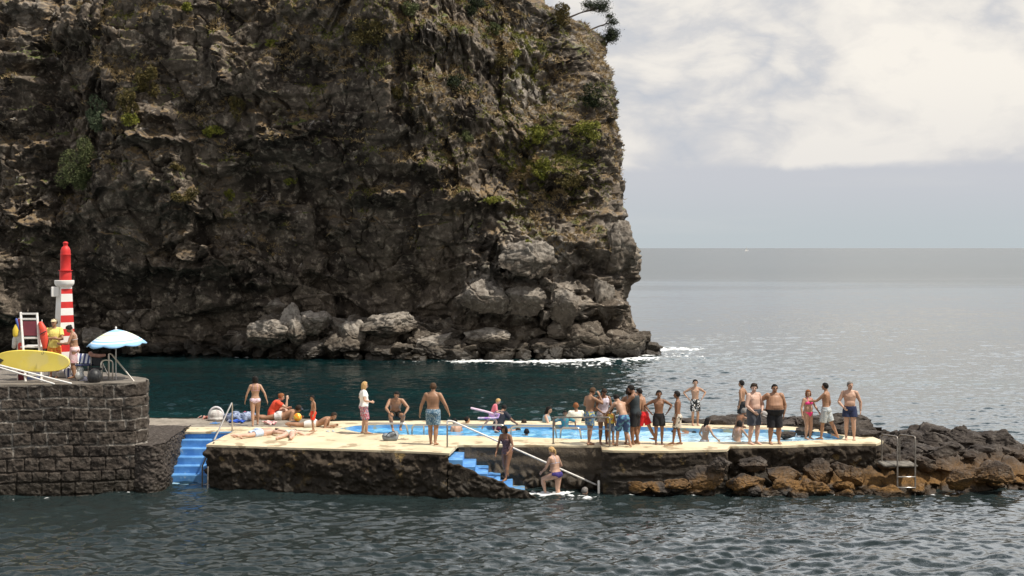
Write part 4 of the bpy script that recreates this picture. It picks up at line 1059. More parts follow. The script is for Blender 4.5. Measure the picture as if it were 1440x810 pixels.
wm, wi = person('woman in a white T-shirt and red floral shorts standing with a hand on her hip', 1.60, at(511.5,610), -78, 1.03, .12, fem=.8, tone='fair', hair='blond', style='wavy', shades=True,
       hands=((-.03,.05,-.19),(.03,.13,-.18)), elb=((-1,-.9,0),(.7,-1,0)), wear=(('tee', C((.80,.78,.76)), {'z0': .52, 'sleeve': .6}), ('trunks', C((.62,.62,.64),(.40,.08,.12),30,(.10,.20,.30)), {'len': .98, 'flare': .022})), feet=((-.05,-.02,.04),(.05,.05,.04)), head=(3,0,0))
person('man in black trunks sitting on the pool rail, leaning on his knees', 1.76, at(556,604), 192, 1.08, .05, tone='tan', hair='black', style='short',
       pelvis=(0,-.03,.285), pel=(8,0,0), chest=(26,0,0), head=(-18,-12,0), feet=((-.07,.13,.04),(.07,.16,.04)), knees=((-.35,1,.4),(.35,1,.4)),
       hands=((-.03,.20,-.20),(.03,.22,-.20)), elb=((-1,0,-.3),(1,0,-.3)), wear=(('trunks', C((.020,.022,.018)), {'len': .6}),))
person('tall man in blue and white patterned swim shorts walking away barefoot', 1.80, at(609,625.5), -8, 1.12, .10, tone='tan', hair='brown', style='short', footyaw=(4,-14),
       feet=((-.05,.06,.04),(.045,-.06,.042)), hands=((-.11,.04,-.30),(.13,.07,-.285)), wear=(('trunks', C((.42,.52,.56),(.06,.14,.22),34), {'len': .78, 'flare': .020}),), eyes=False)
# --- middle
gm, gi = person('little blond girl in a pink rash vest running with two foam noodles', 1.06, at(691,609), -80, .95, child=.9, tone='pale', hair='blond', style='short', pel=(14,0,0), chest=(12,0,0), pelvis=(0,.02,.545),
       feet=((-.05,-.28,.13),(.04,.10,.09)), footpitch=(-55,8), knees=((0,1,.2),(0,1,0)), hands=((-.02,.17,-.17),(.02,.15,-.21)), elb=((-.4,-1,-.3),(.4,-1,-.3)), wear=(('tee', C((.85,.22,.28)), {'z0': .60, 'sleeve': .8, 'inf': .008}), ('trunks', C((.72,.45,.72)), {'len': .25, 'flare': .012})))
person('person in dark clothes crouching in the pool behind the running girl', 1.62, at(701,604,POOLZ)+Vector((0,0,-.75)), -40, 1.1, .2, tone='brown', hair='black', style='short', chest=(30,0,0), hands=((-.1,.16,-.22),(.1,.2,-.2)), wear=(('tee', C((.02,.02,.03)), {'sleeve': .7}), ('trunks', C((.2,.03,.06)), {'len': .7})), group=G3, vox=.013)
person('boy with wet black hair and bare shoulders at the far side, left', 1.45, at(656,600,POOLZ)+Vector((0,0,-1.12)), -70, 1.0, child=.3, tone='tan', hair='black', style='short', group=G3, vox=.013)
person('swimmer with black hair bent low over the water beside the long handrail', 1.5, at(644,606,POOLZ)+Vector((0,0,-1.07)), 30, 1.0, child=.2, tone='light', hair='black', style='short', chest=(25,0,0), group=G3, vox=.013, eyes=False)
person('swimmer floating on the front, back and dark trunks out of the water', 1.6, at(664,606.5,POOLZ), -80, 1.05, tone='light', hair='dark', style='short', tilt=-78, rootz=-.30, wear=(('trunks', C((.03,.03,.04)), {'len': .3}),), group=G3, vox=.013, eyes=False)
person('head and shoulders of a man facing away by the far rim', 1.7, at(737,600,POOLZ)+Vector((0,0,-1.44)), 10, 1.05, tone='brown', hair='dark', style='short', group=G3, vox=.013, eyes=False)
person('dark haired head low in the water next to the near edge', 1.6, at(740.5,611,POOLZ)+Vector((0,0,-1.40)), 0, 1.0, tone='brown', hair='black', style='short', group=G3, vox=.013, eyes=False)
person('woman with sunglasses and wet dark hair resting her arms at the far rim', 1.68, at(767,598.6,POOLZ)+Vector((0,0,-1.02)), -105, 1.0, fem=.8, tone='fair', hair='black', style='long', shades=True, chest=(10,0,0), hands=((-.06,.16,-.20),(.08,.22,-.18)), wear=(('tank', C((.25,.38,.45))),), group=G3, vox=.012)
person('child with black hair and dark sleeves held up from the pool water', 1.25, at(794.5,603,POOLZ)+Vector((0,0,-.66)), 178, 1.0, child=.6, tone='brown', hair='black', style='short', head=(12,0,0), hands=((-.17,.05,-.22),(.17,.05,-.22)), elb=((-1,0,0),(1,0,0)), wear=(('tee', C((.25,.14,.16),(.05,.25,.28),22), {'sleeve': .95}),), group=G3, vox=.012)
person('man in a white T-shirt standing in the pool with his back turned', 1.72, at(810,600,POOLZ)+Vector((0,0,-.92)), 5, 1.1, tone='brown', hair='ginger', style='short', wear=(('tee', C((.82,.76,.64))),), hands=((-.12,.1,-.28),(.1,.12,-.26)), group=G3, vox=.012, eyes=False)
person('swimmer in black low in the splashing water behind the crowd', 1.5, at(913,607,POOLZ), -95, 1.0, tone='brown', hair='black', style='short', tilt=-86, rootz=-.13, wear=(('trunks', BLK),), group=G3, vox=.013, eyes=False)
person('woman in a dark swimsuit climbing the blue steps out of the sea', 1.60, (A(708,660,39.9).x+.10, 39.9, .33), 150, .98, fem=.9, tone='brown', hair='black', style='bob', pel=(6,0,0), chest=(8,0,0),
       feet=((-.03,.10,.045),(.07,-.16,.085)), footpitch=(0,-35), hands=((-.05,.14,-.26),(.04,.10,-.29)), wear=(('suit', C((.02,.02,.03),(.18,.10,.10),40)),))
person('fair woman in a purple bikini bottom stepping up out of the sea', 1.66, (A(782,694,39.75).x, 39.75, -.33), 48, 1.05, .08, fem=1, tone='fair', hair='blond', style='pony', pel=(8,0,0), chest=(6,0,0),
       feet=((-.09,.16,.20),(.05,-.03,.04)), knees=((-.2,1,.3),(.08,1,0)), hands=((-.02,.17,-.25),(.06,.12,-.22)), wear=(('bottom', C((.045,.03,.17)), {'up': .03}), ('bra', C((.55,.52,.60)))), eyes=False)
person('swimmer with grey hair low in the sea beside the short rail post', 1.72, (A(818,697,39.6).x, 39.6, -1.50), -50, 1.08, tone='fair', hair='grey', style='short', chest=(10,0,0), hands=((-.2,.1,-.02),(.22,.1,-.0)), elb=((-1,0,-.5),(1,0,-.5)))
# --- the crowd at the railing
person('boy in blue shorts leaning bare backed with one hand at his face', 1.68, at(829,625.5), -55, .98, tone='tan', hair='brown', style='short', head=(20,0,0), chest=(6,0,0), hands=((-.02,.14,-.20),(.0,.12,.05)), elb=((-.5,.5,-1),(.5,.6,-1)),
       feet=((-.05,.02,.04),(.06,-.06,.04)), wear=(('trunks', C((.18,.30,.45),(.10,.18,.30),24,(.55,.50,.15)), {'len': .72, 'flare': .018}),), group=G2)
person('woman in a lilac top and beige skirt clasping her hands, head bowed', 1.66, at(848.5,624), 188, 1.02, fem=.8, tone='brown', hair='dark', style='short', head=(30,0,0), chest=(6,0,0), hands=((.06,.12,-.25),(-.06,.12,-.25)), elb=((-1,-.3,-.3),(1,-.3,-.3)),
       wear=(('tank', C((.60,.50,.60),(.72,.66,.72),30), {'z0': .48}), ('skirt', C((.50,.40,.36)), {'len': .55, 'top': .56})), group=G2)
person('small child in an orange life vest among the crowd, back turned', 1.08, at(859,625.6)+Vector((0,0,.0)), -30, .95, child=.9, tone='tan', hair='brown', style='short', wear=(('vest', C((.90,.30,.04),(.95,.75,.15),14), {'z0': .58, 'inf': .03}), ('trunks', C((.15,.2,.3)))), eyes=False, group=G2)
person('boy in teal and navy board shorts bending forward over the child', 1.66, at(875,628), 22, .95, tone='light', hair='black', style='short', pelvis=(0,-.05,.50), pel=(12,0,0), chest=(26,10,0), head=(0,0,0), hands=((-.10,.18,-.22),(.08,.22,-.16)), feet=((-.05,.10,.04),(.10,-.12,.045)), footpitch=(0,-15),
       wear=(('trunks', C((.10,.26,.36),(.04,.08,.20),9), {'len': .92, 'flare': .02}),), eyes=False, group=G2)
person('woman in a peach bikini seen from behind in the middle of the crowd', 1.66, at(885,624.3), 8, .98, fem=1, tone='tan', hair='dark', style='bob', hands=((-.1,.12,-.24),(.1,.14,-.2)), wear=(('bottom', C((.80,.50,.36))), ('bra', C((.25,.42,.50)))), eyes=False, group=G2)
person('man in a black sleeveless top and black shorts reaching towards the others', 1.76, at(893.5,625.5), 70, 1.10, tone='brown', hair='black', style='short', chest=(8,0,0), head=(14,0,0), hands=((-.02,.26,-.16),(.04,.02,-.30)), elb=((-.3,-.2,-1),(.6,-1,0)),
       wear=(('tank', C((.03,.04,.045)), {'z0': .50}), ('trunks', C((.014,.014,.016)), {'len': .85, 'flare': .022})), feet=((-.05,.03,.04),(.06,-.03,.04)), group=G2)
person('boy in bright red shorts striding, half hidden by the man in black', 1.62, at(905,623.5), 66, .95, tone='tan', hair='black', style='short', chest=(12,0,0), feet=((-.05,.12,.04),(.06,-.22,.05)), footpitch=(0,-20), wear=(('trunks', C((.75,.02,.025)), {'len': .78, 'flare': .02}),), group=G2)
person('boy in black shorts facing the camera with both hands on his hips', 1.56, at(926.5,624.6), 182, .95, child=.2, tone='brown', hair='black', style='short', hands=(hip(-1,.065,.01,-.20),hip(1,.065,.01,-.20)), elb=((-1,-.45,0),(1,-.45,0)), wear=(('trunks', BLK, {'len': .72, 'flare': .022}),), group=G4)
person('slim boy in black and white shorts standing side on, looking left', 1.55, at(953,625.5), 76, .92, child=.2, tone='brown', hair='black', style='short', hands=(DOWN(-1),DOWN(1,.05,.08,-.30)), wear=(('trunks', C((.02,.02,.02),(.55,.50,.42),10), {'len': .85, 'flare': .018}),), feet=((-.05,.08,.04),(.05,-.05,.04)), group=G4)
person('boy in zebra patterned shorts standing on the far rim, hands on hips', 1.46, at(977.5,598), 186, .92, child=.35, tone='light', hair='black', style='short', hands=(hip(-1,.065,.01,-.20),hip(1,.065,.01,-.20)), elb=((-1,-.45,0),(1,-.45,0)), wear=(('trunks', C((.75,.73,.70),(.02,.02,.02),20), {'len': .85, 'flare': .022}),), group=G4)
person('girl with long wet dark hair rising from the pool, looking right', 1.5, at(992,620.5,POOLZ)+Vector((0,.1,-.78)), -60, .95, fem=.7, tone='light', hair='black', style='long', chest=(10,0,0), hands=((-.12,.08,-.26),(.10,.14,-.24)), wear=(('bra', C((.55,.50,.48))), ('bottom', C((.55,.50,.48)))), group=G3, vox=.012)
person('girl with wet black hair at the near edge beside the crouching boy', 1.45, at(1037,620,POOLZ)+Vector((0,.05,-.82)), -40, .95, fem=.7, tone='light', hair='black', style='bob', chest=(14,0,0), hands=((-.1,.16,-.26),(.14,.16,-.26)), wear=(('bra', C((.62,.45,.42))),), group=G3, vox=.012)
person('boy leaning forward in the pool behind the girl, arm outstretched', 1.55, at(1043,615,POOLZ)+Vector((-.1,.15,-.62)), -60, .98, child=.2, tone='brown', hair='grey', style='short', chest=(30,0,0), head=(-15,0,0), hands=((-.1,.2,-.2),(.08,.3,-.10)), group=G3, vox=.012)
person('boy in black shorts standing on the far rim with his back half turned', 1.52, at(1043.5,603), 60, .92, child=.2, tone='tan', hair='black', style='short', wear=(('trunks', BLK, {'len': .8, 'flare': .022}),), hands=((-.08,.0,-.30),(.08,-.02,-.29)), group=G4)
mg, mi = person('curly haired man in dark grey shorts holding a pale cap at his waist', 1.77, at(1060,624.5), 214, 1.10, .28, tone='pale', hair='dark', style='curly', head=(10,-40,0), hands=((.02,.10,-.25),(-.02,.10,-.26)), elb=((-1,-.5,0),(1,-.5,0)), wear=(('trunks', C((.06,.065,.08)), {'len': .85, 'flare': .02}),), feet=((-.06,.0,.04),(.07,-.03,.04)), group=G4)
person('big heavy man in long black shorts with a white side stripe', 1.74, at(1089,623.8), 186, 1.12, .8, tone='tan', hair='black', style='short', shades=True, hands=((-.05,-.02,-.31),(.07,.0,-.22)), elb=((-1,-.4,0),(1,-.7,0)), wear=(('trunks', C((.014,.014,.016)), {'len': 1.02, 'flare': .018}),), feet=((-.075,0,.04),(.075,0,.04)), group=G4)
person('red haired girl in a hot pink bikini talking to the man beside her', 1.48, at(1136,617.8), -150, 1.05, .15, fem=.9, tone='light', hair='ginger', style='bob', head=(0,-25,0), hands=((-.14,.06,-.26),(.10,.06,-.30)), wear=(('bottom', C((.85,.05,.20)), {'up': .025}), ('bra', C((.90,.07,.28)))), group=G4)
person('young man in pale patterned shorts turned left, gesturing with one arm', 1.70, at(1161.5,618.5), 62, .98, tone='tan', hair='black', style='short', hands=((-.02,.28,-.13),(.05,.03,-.31)), elb=((-.3,-.4,-1),(.6,-1,0)), feet=((-.05,.07,.04),(.05,-.20,.055)), footpitch=(0,-28), wear=(('trunks', C((.60,.60,.56),(.40,.44,.46),26), {'len': .85, 'flare': .022}),), group=G4)
person('grey haired man in navy shorts with a green side stripe, farthest right', 1.74, at(1195,618.3), 170, 1.06, .08, tone='fair', hair='grey', style='short', head=(0,30,0), hands=((-.07,.0,-.31),(.0,.13,-.24)), elb=((-1,-.5,0),(1,-.7,0)), wear=(('trunks', C((.02,.03,.08)), {'len': .52, 'flare': .02}),), feet=((-.07,0,.04),(.06,-.02,.04)), group=G4)
# --- on the pier
PT = lambda px, py: G(px, py, PIER)
person('lifeguard in a yellow T-shirt, red shorts and pale cap with folded arms', 1.75, PT(76.5,531), 185, .97, 0, tone='tan', hair='dark', style='cap', head=(-2,-8,0), hands=((.10,.105,-.135),(-.09,.125,-.125)), elb=((-1,.1,-.6),(1,.1,-.6)), wear=(('tee', C((.85,.72,.20)), {'z0': .50, 'sleeve': .6}), ('trunks', C((.78,.09,.03),(.85,.35,.05),18), {'len': .7, 'flare': .02})))
person('woman in a white top with a pink towel skirt looking down at her hands', 1.60, PT(105,532), 98, 1.03, .1, fem=.9, tone='tan', hair='black', style='bun', chest=(10,0,0), head=(28,0,0), hands=((.0,.20,-.155),(-.02,.20,-.165)), elb=((-.7,-.3,-1),(.7,-.3,-1)), wear=(('bra', C((.80,.80,.80))), ('skirt', C((.78,.42,.45),(.82,.60,.60),14), {'len': .95, 'top': .575, 'flare': .0})))
print('people', N_PEOPLE[0])
# things they hold or wear
def hold(name, label, cat, mb, mat, smooth=True, parts=()):
    o = mb.build(name, mat, None, smooth); tag(o, label, cat); return o
def wpos(body, info, i): return Vector(body.location) + info['Rw'] @ info['wr'][i]
p = wpos(gm, gi, 1); sx_ = gm.location
mb = MB(); a = A(663,574,p.y); b_ = A(700,583.5,p.y-.02); mb.tube([a, a.lerp(b_,.5)+Vector((0,0,.01)), b_], .032, n=14)
hold('foam_noodle', 'long pale lilac foam noodle, the upper of two under the running girl\'s arm', 'pool noodle', mb, M('lilac_foam', (.74,.58,.72), rough=.8))
a = A(673,588,p.y-.04); b_ = A(694,588,p.y-.10); mb = MB(); mb.tube([a, b_, b_+Vector((.14,.03,.02)), b_+Vector((.17,.06,.10)), b_+Vector((.05,.06,.14))], .032, n=14)
hold('foam_noodle', 'curled white and purple foam noodle, the lower one at the running girl\'s hip', 'pool noodle', mb, M('white_foam', (.74,.70,.80), (.40,.22,.60), 4, .8))
q = wpos(mg, mi, 0); mb = MB(); mb.ell((0,0,0), (.10,.045,.075)); mb.ell((.03,-.05,-.06), (.07,.05,.012)); o = hold('sun_cap', 'pale grey cap held in front of the curly haired man', 'cap', mb, M('pale_cap', (.42,.40,.38))); o.location = q+Vector((.05,-.07,-.07)); o.rotation_euler = (0, .4, 0)
# ---------------------------------------------------------------- rails
def rel(o, root): o.parent = root; o.location = -root.location
def pipe(mb, pts, r, b=.07, n=10): mb.tube(bend(pts, b), r, n=n)
def at_root(name, loc, label, cat, group=None): return empty(name, loc, label, cat, group)
def part(mb, name, mat, root, smooth=True):
    o = mb.build(name, mat, None, smooth); rel(o, root); return o
# left stair handrail
t = at_root('handrail', D(326,606), 'single bright steel handrail sloping down beside the top of the left blue steps', 'handrail')
a = D(326.5,606); top = A(326.5,565,a.y); e = D(301,619)
mb = MB(); mb.tube(bend([a, top, Vector((e.x, e.y, e.z))], .12), .024); part(mb, 'rail', STEEL, t)
mb = MB(); mb.lathe(a, [(.05,0),(.05,.01),(.03,.02)], 14); mb.lathe(e, [(.05,0),(.05,.01),(.03,.02)], 14); part(mb, 'base_flange', STEELD, t)
t = at_root('handrail', A(288,690,40.6), 'short steel handrail at the bottom of the left blue steps, by the corner', 'handrail')
c1 = A(284.5,678,41.0); c2 = A(284.5,655,41.0); c3 = A(289.5,644,40.95); mb = MB(); mb.tube(bend([c1+Vector((0,0,-.4)), c2, c3, A(301,622,40.9)], .05), .022); part(mb, 'rail', STEELD, t)
mb = MB(); mb.tube([A(291.5,700,40.5), A(292.5,657,40.5)], .020); part(mb, 'post', STEELD, t)
# the long white handrail over the sea steps
t = at_root('handrail', D(629,629.5), 'long white painted handrail sloping from the deck down over the sea steps', 'handrail')
a = G(629,629,DECK); tp = A(629,591.5,a.y); e = A(838,681.5,a.y-.05)
mb = MB(); mb.tube([a, tp+Vector((0,0,-.10))], .024); part(mb, 'post', STEELD, t)
mb = MB(); mb.tube(bend([tp+Vector((0,0,-.11)), tp, A(637,592.5,a.y), e], .06), .026, n=12); part(mb, 'rail', WHITEP, t)
t = at_root('rail_post', A(842,700,39.7), 'short white post standing in the sea below the end of the long handrail', 'post')
mb = MB(); mb.tube([A(842,712,39.7), A(842,677,39.7)], .034, n=12); part(mb, 'post', WHITEP, t)
# low rails along the near edge of the pool
for (xa, xb, yt, ya, yb, lab) in ((512,572,595.5,610.5,610.5,'low steel pool rail on which the man in black trunks sits'), (579,710,597.5,610.5,612.5,'low steel pool rail crossed by the white handrail and the running girl'),
        (718,781,599.5,613,614.5,'low steel pool rail right of the running girl, over a low dark head'), (788,816,601.5,615.5,617,'shortest low steel pool rail, in front of the child with dark sleeves')):
    a = D(xa, ya); b_ = D(xb, yb); t = at_root('pool_rail', a.lerp(b_, .5), lab, 'handrail', 'low rails along the near edge of the pool')
    ta = A(xa+1, yt, a.y); tb = A(xb-1, yt, b_.y); mb = MB(); mb.tube(bend([a+Vector((0,.1,-.1)), ta, tb, b_+Vector((.05,.1,-.1))], .13), .030, n=12); part(mb, 'rail', STEEL, t)
    if xb-xa > 100:
        mb = MB(); m = a.lerp(b_, .13); mb.tube([m+Vector((0,.1,-.1)), Vector((m.x, m.y, ta.z))], .026); part(mb, 'post', STEEL, t)
# upright railing by the crowd
t = at_root('railing', D(817,625), 'waist high steel railing with a middle bar along the deck edge by the crowd', 'railing')
a = D(778,624.3); c = D(857.5,628.5); a2 = A(778,587,a.y); c2 = A(857.5,587,c.y)
mb = MB(); mb.tube(bend([a, a2, c2, c], .05), .024); part(mb, 'top_rail', STEELD, t)
mb = MB(); mb.tube([A(778,603,a.y), A(857.5,603.5,c.y)], .014); part(mb, 'middle_bar', STEEL, t)
c3 = D(863,625); mb = MB(); mb.tube(bend([c2+Vector((0,0,-.08)), A(863,587.5,c3.y), c3], .05), .022); part(mb, 'post', STEELD, t)
for q in (a, c, c3):
    mb = MB(); mb.lathe(q, [(.05,0),(.05,.012),(.03,.022)], 12); part(mb, 'base_flange', STEELD, t)
# steel ladder at the rocks
t = at_root('swim_ladder', A(1275,700,39.3), 'steel swimming ladder with bent handrails hanging from the lava rocks', 'ladder')
dl = 39.35
for (xp, xb_) in ((1262,1240),(1287,1265)):
    mb = MB(); mb.tube(bend([A(xb_,650,dl+1.0), A(xb_,611,dl+1.0), A(xp,614,dl), A(xp,712,dl)], .10), .023, n=12); part(mb, 'side_rail', STEELD, t)
for yy in (670.5, 685.5, 698.5):
    mb = MB(); c = A(1274.5, yy, dl); mb.box(c, (.50,.075,.028), bev=.008); part(mb, 'rung', STEEL, t)
mb = MB(); c = A(1262,652.5,dl+.75); mb.box(c, (.95,.8,.07), bev=.03); o = mb.build('concrete_slab', M('slab_concrete', (.20,.18,.15), (.09,.08,.065), 5, .9, bstr=.5)); rel(o, t)
t = None
# ---------------------------------------------------------------- beacon
dB = 41.9; sB = dB/F
bb = A(90.5, 531, dB); bb.z = PIER
t = at_root('harbour_beacon', bb, 'small square harbour beacon with red and white stripes and a red lantern on top', 'beacon')
WHT = M('beacon_white', (.80,.78,.75), (.74,.71,.66), 2, .6, c3=(.55,.48,.40), s3=5, t3=.66); RED = M('beacon_red', (.62,.022,.018), (.52,.018,.015), 3, .55)
ztop = (H-(403-HY)*sB)-PIER; ang = R(45-4)
def sq(hw, z): return [Vector((math.sqrt(2)*hw*math.cos(ang+math.pi/2*k+math.pi/4-R(90)), math.sqrt(2)*hw*math.sin(ang+math.pi/2*k+math.pi/4-R(90)), z)) for k in range(4)]
def hw(z): return .262-(.262-.163)*z/ztop
zb = [0,.30]+[PIER*0+(H-(y-HY)*sB)-PIER for y in (503,494,482,472,462,453,443,433,424,413,406)]+[ztop]
mb = MB(); vv = []
for z_ in zb: vv += sq(hw(z_), z_)
ff = []; mi = []
for i in range(len(zb)-1):
    for k in range(4):
        ff.append((i*4+k, i*4+(k+1)%4, (i+1)*4+(k+1)%4, (i+1)*4+k))
        red = (i >= 2 and i < 12 and i % 2 == 0 and False)
        mi.append(0)
ff.append((3,2,1,0)); L_ = (len(zb)-1)*4; ff.append((L_, L_+1, L_+2, L_+3)); mi += [0, 0]
me_f = ff
o = mesh_obj('tower', vv, ff, None, t, smooth=False, mats=[WHT, RED], midx=mi)
# which faces look right (+x side): paint the stripes there
for p_ in o.data.polygons:
    n_ = p_.normal; c_ = p_.center
    if abs(n_.z) < .5 and n_.x > .2:
        zc_ = c_.z; i = max(j for j in range(len(zb)-1) if zb[j] <= zc_); p_.material_index = 1 if (i >= 2 and i % 2 == 1-1 and False) else 0
        ypx = HY+(H-(zc_+PIER))/sB
        p_.material_index = 1 if any(a_ < ypx < b_ for a_, b_ in ((406,413),(424,433),(443,453),(462,472),(482,494))) else 0
def bz(y): return (H-(y-HY)*sB)-PIER
mb = MB(); mb.lathe((0,0,0), [(.17,bz(404)),(.24,bz(402)),(.27,bz(400)),(.285,bz(398)),(.285,bz(394.5)),(.27,bz(394))], 28); o = mb.build('cap_stone', WHT, t)
lx = .035
mb = MB(); mb.lathe((lx,0,0), [(.172,bz(394)),(.172,bz(382)),(.160,bz(381)),(.150,bz(380)),(.148,bz(359)),(.156,bz(358.5)),(.156,bz(357.5)),(.145,bz(357)),(.142,bz(352)),(.11,bz(348)),(.065,bz(346)),(.062,bz(344)),(.075,bz(343)),(.078,bz(341.5)),(.05,bz(340)),(.01,bz(339.5))], 24)
lan = mb.build('lantern', RED, t)
mb = MB(); mb.lathe((lx,0,0), [(.15,bz(381)),(.205,bz(380.8)),(.205,bz(380)),(.15,bz(379.8))], 24); mb.build('gallery_ring', RED, lan)
mb = MB(); mb.box(Vector((-.24,-.10,bz(410))), (.22,.20,.29), Matrix.Rotation(R(20),4,'Z'), .012); bx_ = mb.build('meter_box', WHT, t, False)
mb = MB(); mb.box((0,0,.09), (.72,.72,.18), Matrix.Rotation(ang,4,'Z'), .03); mb.build('plinth', M('plinth_grey', (.50,.47,.43), (.40,.37,.33), 4), t, False)
# ---------------------------------------------------------------- lifeguard chair with the board in front
dc = 40.3; WP = M('chair_white', (.82,.80,.77), (.74,.71,.66), 9, .5)
t = at_root('lifeguard_chair', G(47,541,PIER), 'tall white lifeguard chair with a maroon back panel beside the beacon', 'lifeguard chair')
def c_(x, y, dd=0): return A(x, y, dc+dd)
for (a, b_, dd0, dd1) in (((36,542.5),(29,439),0,.0),((58.5,542.5),(52,440),0,.0)):
    p0 = c_(*a, dd0); p0.z = PIER; mb = MB(); q = c_(*b_, .35); d_ = q-p0; L = d_.length
    mb.box((0,0,0), (.060,.055,L), bev=.006); o = mb.build('leg', WP, None, False); o.rotation_euler = d_.to_track_quat('Z','Y').to_euler(); o.parent = t; o.location = p0+d_/2-t.location
for (x0_, x1_) in ((33,60),):
    for x_ in (x0_, x1_):
        p0 = c_(x_, 536, 1.15); p0.z = PIER; q = c_(x_-2.5, 478, .75); d_ = q-p0; mb = MB(); mb.box((0,0,0), (.055,.055,d_.length), bev=.006); o = mb.build('leg', WP, None, False); o.rotation_euler = d_.to_track_quat('Z','Y').to_euler(); o.parent = t; o.location = p0+d_/2-t.location
for (ya, hgt) in ((441,.05),(448.5,.055),(475,.055)):
    l = (29+(ya-439)*.068, 52+(ya-439)*.063); dd = .35*(542-ya)/103; a = c_(l[0], ya, dd); b_ = c_(l[1], ya+.5, dd); mb = MB(); mb.box((a+b_)/2, ((b_-a).length+.03, .045, hgt), bev=.005); part(mb, 'cross_rail', WP, t, False)
a = c_(31.5,451.5,.31); b_ = c_(54,451.5,.31); c2 = c_(54,472,.23); mb = MB(); mb.box((a+c2)/2, (abs(b_.x-a.x)-.04, .02, abs(a.z-c2.z)), Matrix.Rotation(R(-6),4,'X')); part(mb, 'back_panel', M('maroon_panel', (.20,.035,.05), (.17,.03,.045), 4, .6), t, False)
mb = MB(); mb.box(c_(46.5,487,.5), (.52,.62,.05), bev=.01); part(mb, 'seat', WP, t, False)
mb = MB(); mb.box(c_(46.5,515,.55), (.50,.05,.05), bev=.005); mb.box(c_(47,528,.0), (.46,.04,.04)); part(mb, 'foot_rail', WP, t, False)
# rescue cans hanging from the chair
ORG = M('rescue_orange', (.70,.07,.03), (.60,.05,.03), 6, .5)
t = at_root('rescue_tube', c_(61,490,.2), 'orange red rescue tube with a black strap hanging on the chair right side', 'rescue float')
mb = MB(); mb.tube([c_(57,455,.25), c_(60.5,463,.2), c_(62.5,478,.15), c_(63,489,.15)], [(.07,.05),(.105,.07),(.11,.07),(.06,.05)], n=14); part(mb, 'float', ORG, t)
mb = MB(); mb.tube([c_(56.8,470,.08), c_(60.5,468,.07), c_(64.5,466,.1)], .016); mb.tube([c_(62.5,490,.1), c_(64,497,.1), c_(60,500,.05), c_(61.5,493,.1)], .012); part(mb, 'strap', M('black_strap', (.02,.02,.02)), t)
mb = MB(); mb.tube([c_(59,438.0+12,.3), c_(59,455,.3)], .012); part(mb, 'hook', WP, t)
t = at_root('rescue_tube', c_(22,470,.3), 'yellow rescue float with a blue strap hanging left of the chair', 'rescue float')
mb = MB(); mb.tube([c_(23,458,.3), c_(22,464,.28), c_(21.5,471,.28)], [(.05,.04),(.085,.06),(.07,.05)], n=14); part(mb, 'float', M('rescue_yellow', (.80,.58,.06)), t)
mb = MB(); mb.tube([c_(23,449,.3), c_(24.5,455,.28), c_(26,463,.3)], .030); part(mb, 'strap', M('blue_strap', (.07,.11,.38)), t)
t = at_root('wet_vest', c_(24,480,.4), 'white and red life jacket hanging behind the yellow float', 'life jacket')
mb = MB(); mb.tube([c_(27,462,.4), c_(27.5,474,.36), c_(30,490,.36)], [(.06,.04),(.09,.05),(.07,.04)], n=12); mb.tube([c_(25,466,.4), c_(21,478,.38), c_(19.5,488,.38)], [(.05,.04),(.08,.05),(.06,.04)], n=12); part(mb, 'vest_panels', M('vest_white', (.62,.60,.57), (.5,.48,.45), 9), t)
mb = MB(); mb.tube([c_(28.5,485,.33), c_(29.5,494,.33)], .07); mb.tube([c_(27.5,450,.4), c_(29.5,462,.38)], .045); part(mb, 'red_trim', ORG, t)
# posts that carry those things
t = at_root('equipment_pole', G(22,538,PIER), 'thin white pole left of the chair from which rescue gear hangs', 'pole')
mb = MB(); q = c_(24.5,449,.42); mb.tube([Vector((q.x, q.y, PIER)), q, c_(27,448,.42)], .018); part(mb, 'pole', WP, t)
t = at_root('stack_of_gear', G(32,537,PIER), 'red and dark blue kit bag standing under the lifeguard chair', 'bag')
mb = MB(); mb.ell(A(32,527,40.9), (.14,.16,.30)); part(mb, 'bag_body', M('bag_red', (.16,.02,.03)), t)
mb = MB(); mb.ell(A(44,534,41.0), (.26,.16,.16)); mb.ell(A(51,531,41.1), (.18,.14,.14)); part(mb, 'bag_pocket', M('bag_navy', (.03,.045,.11)), t)
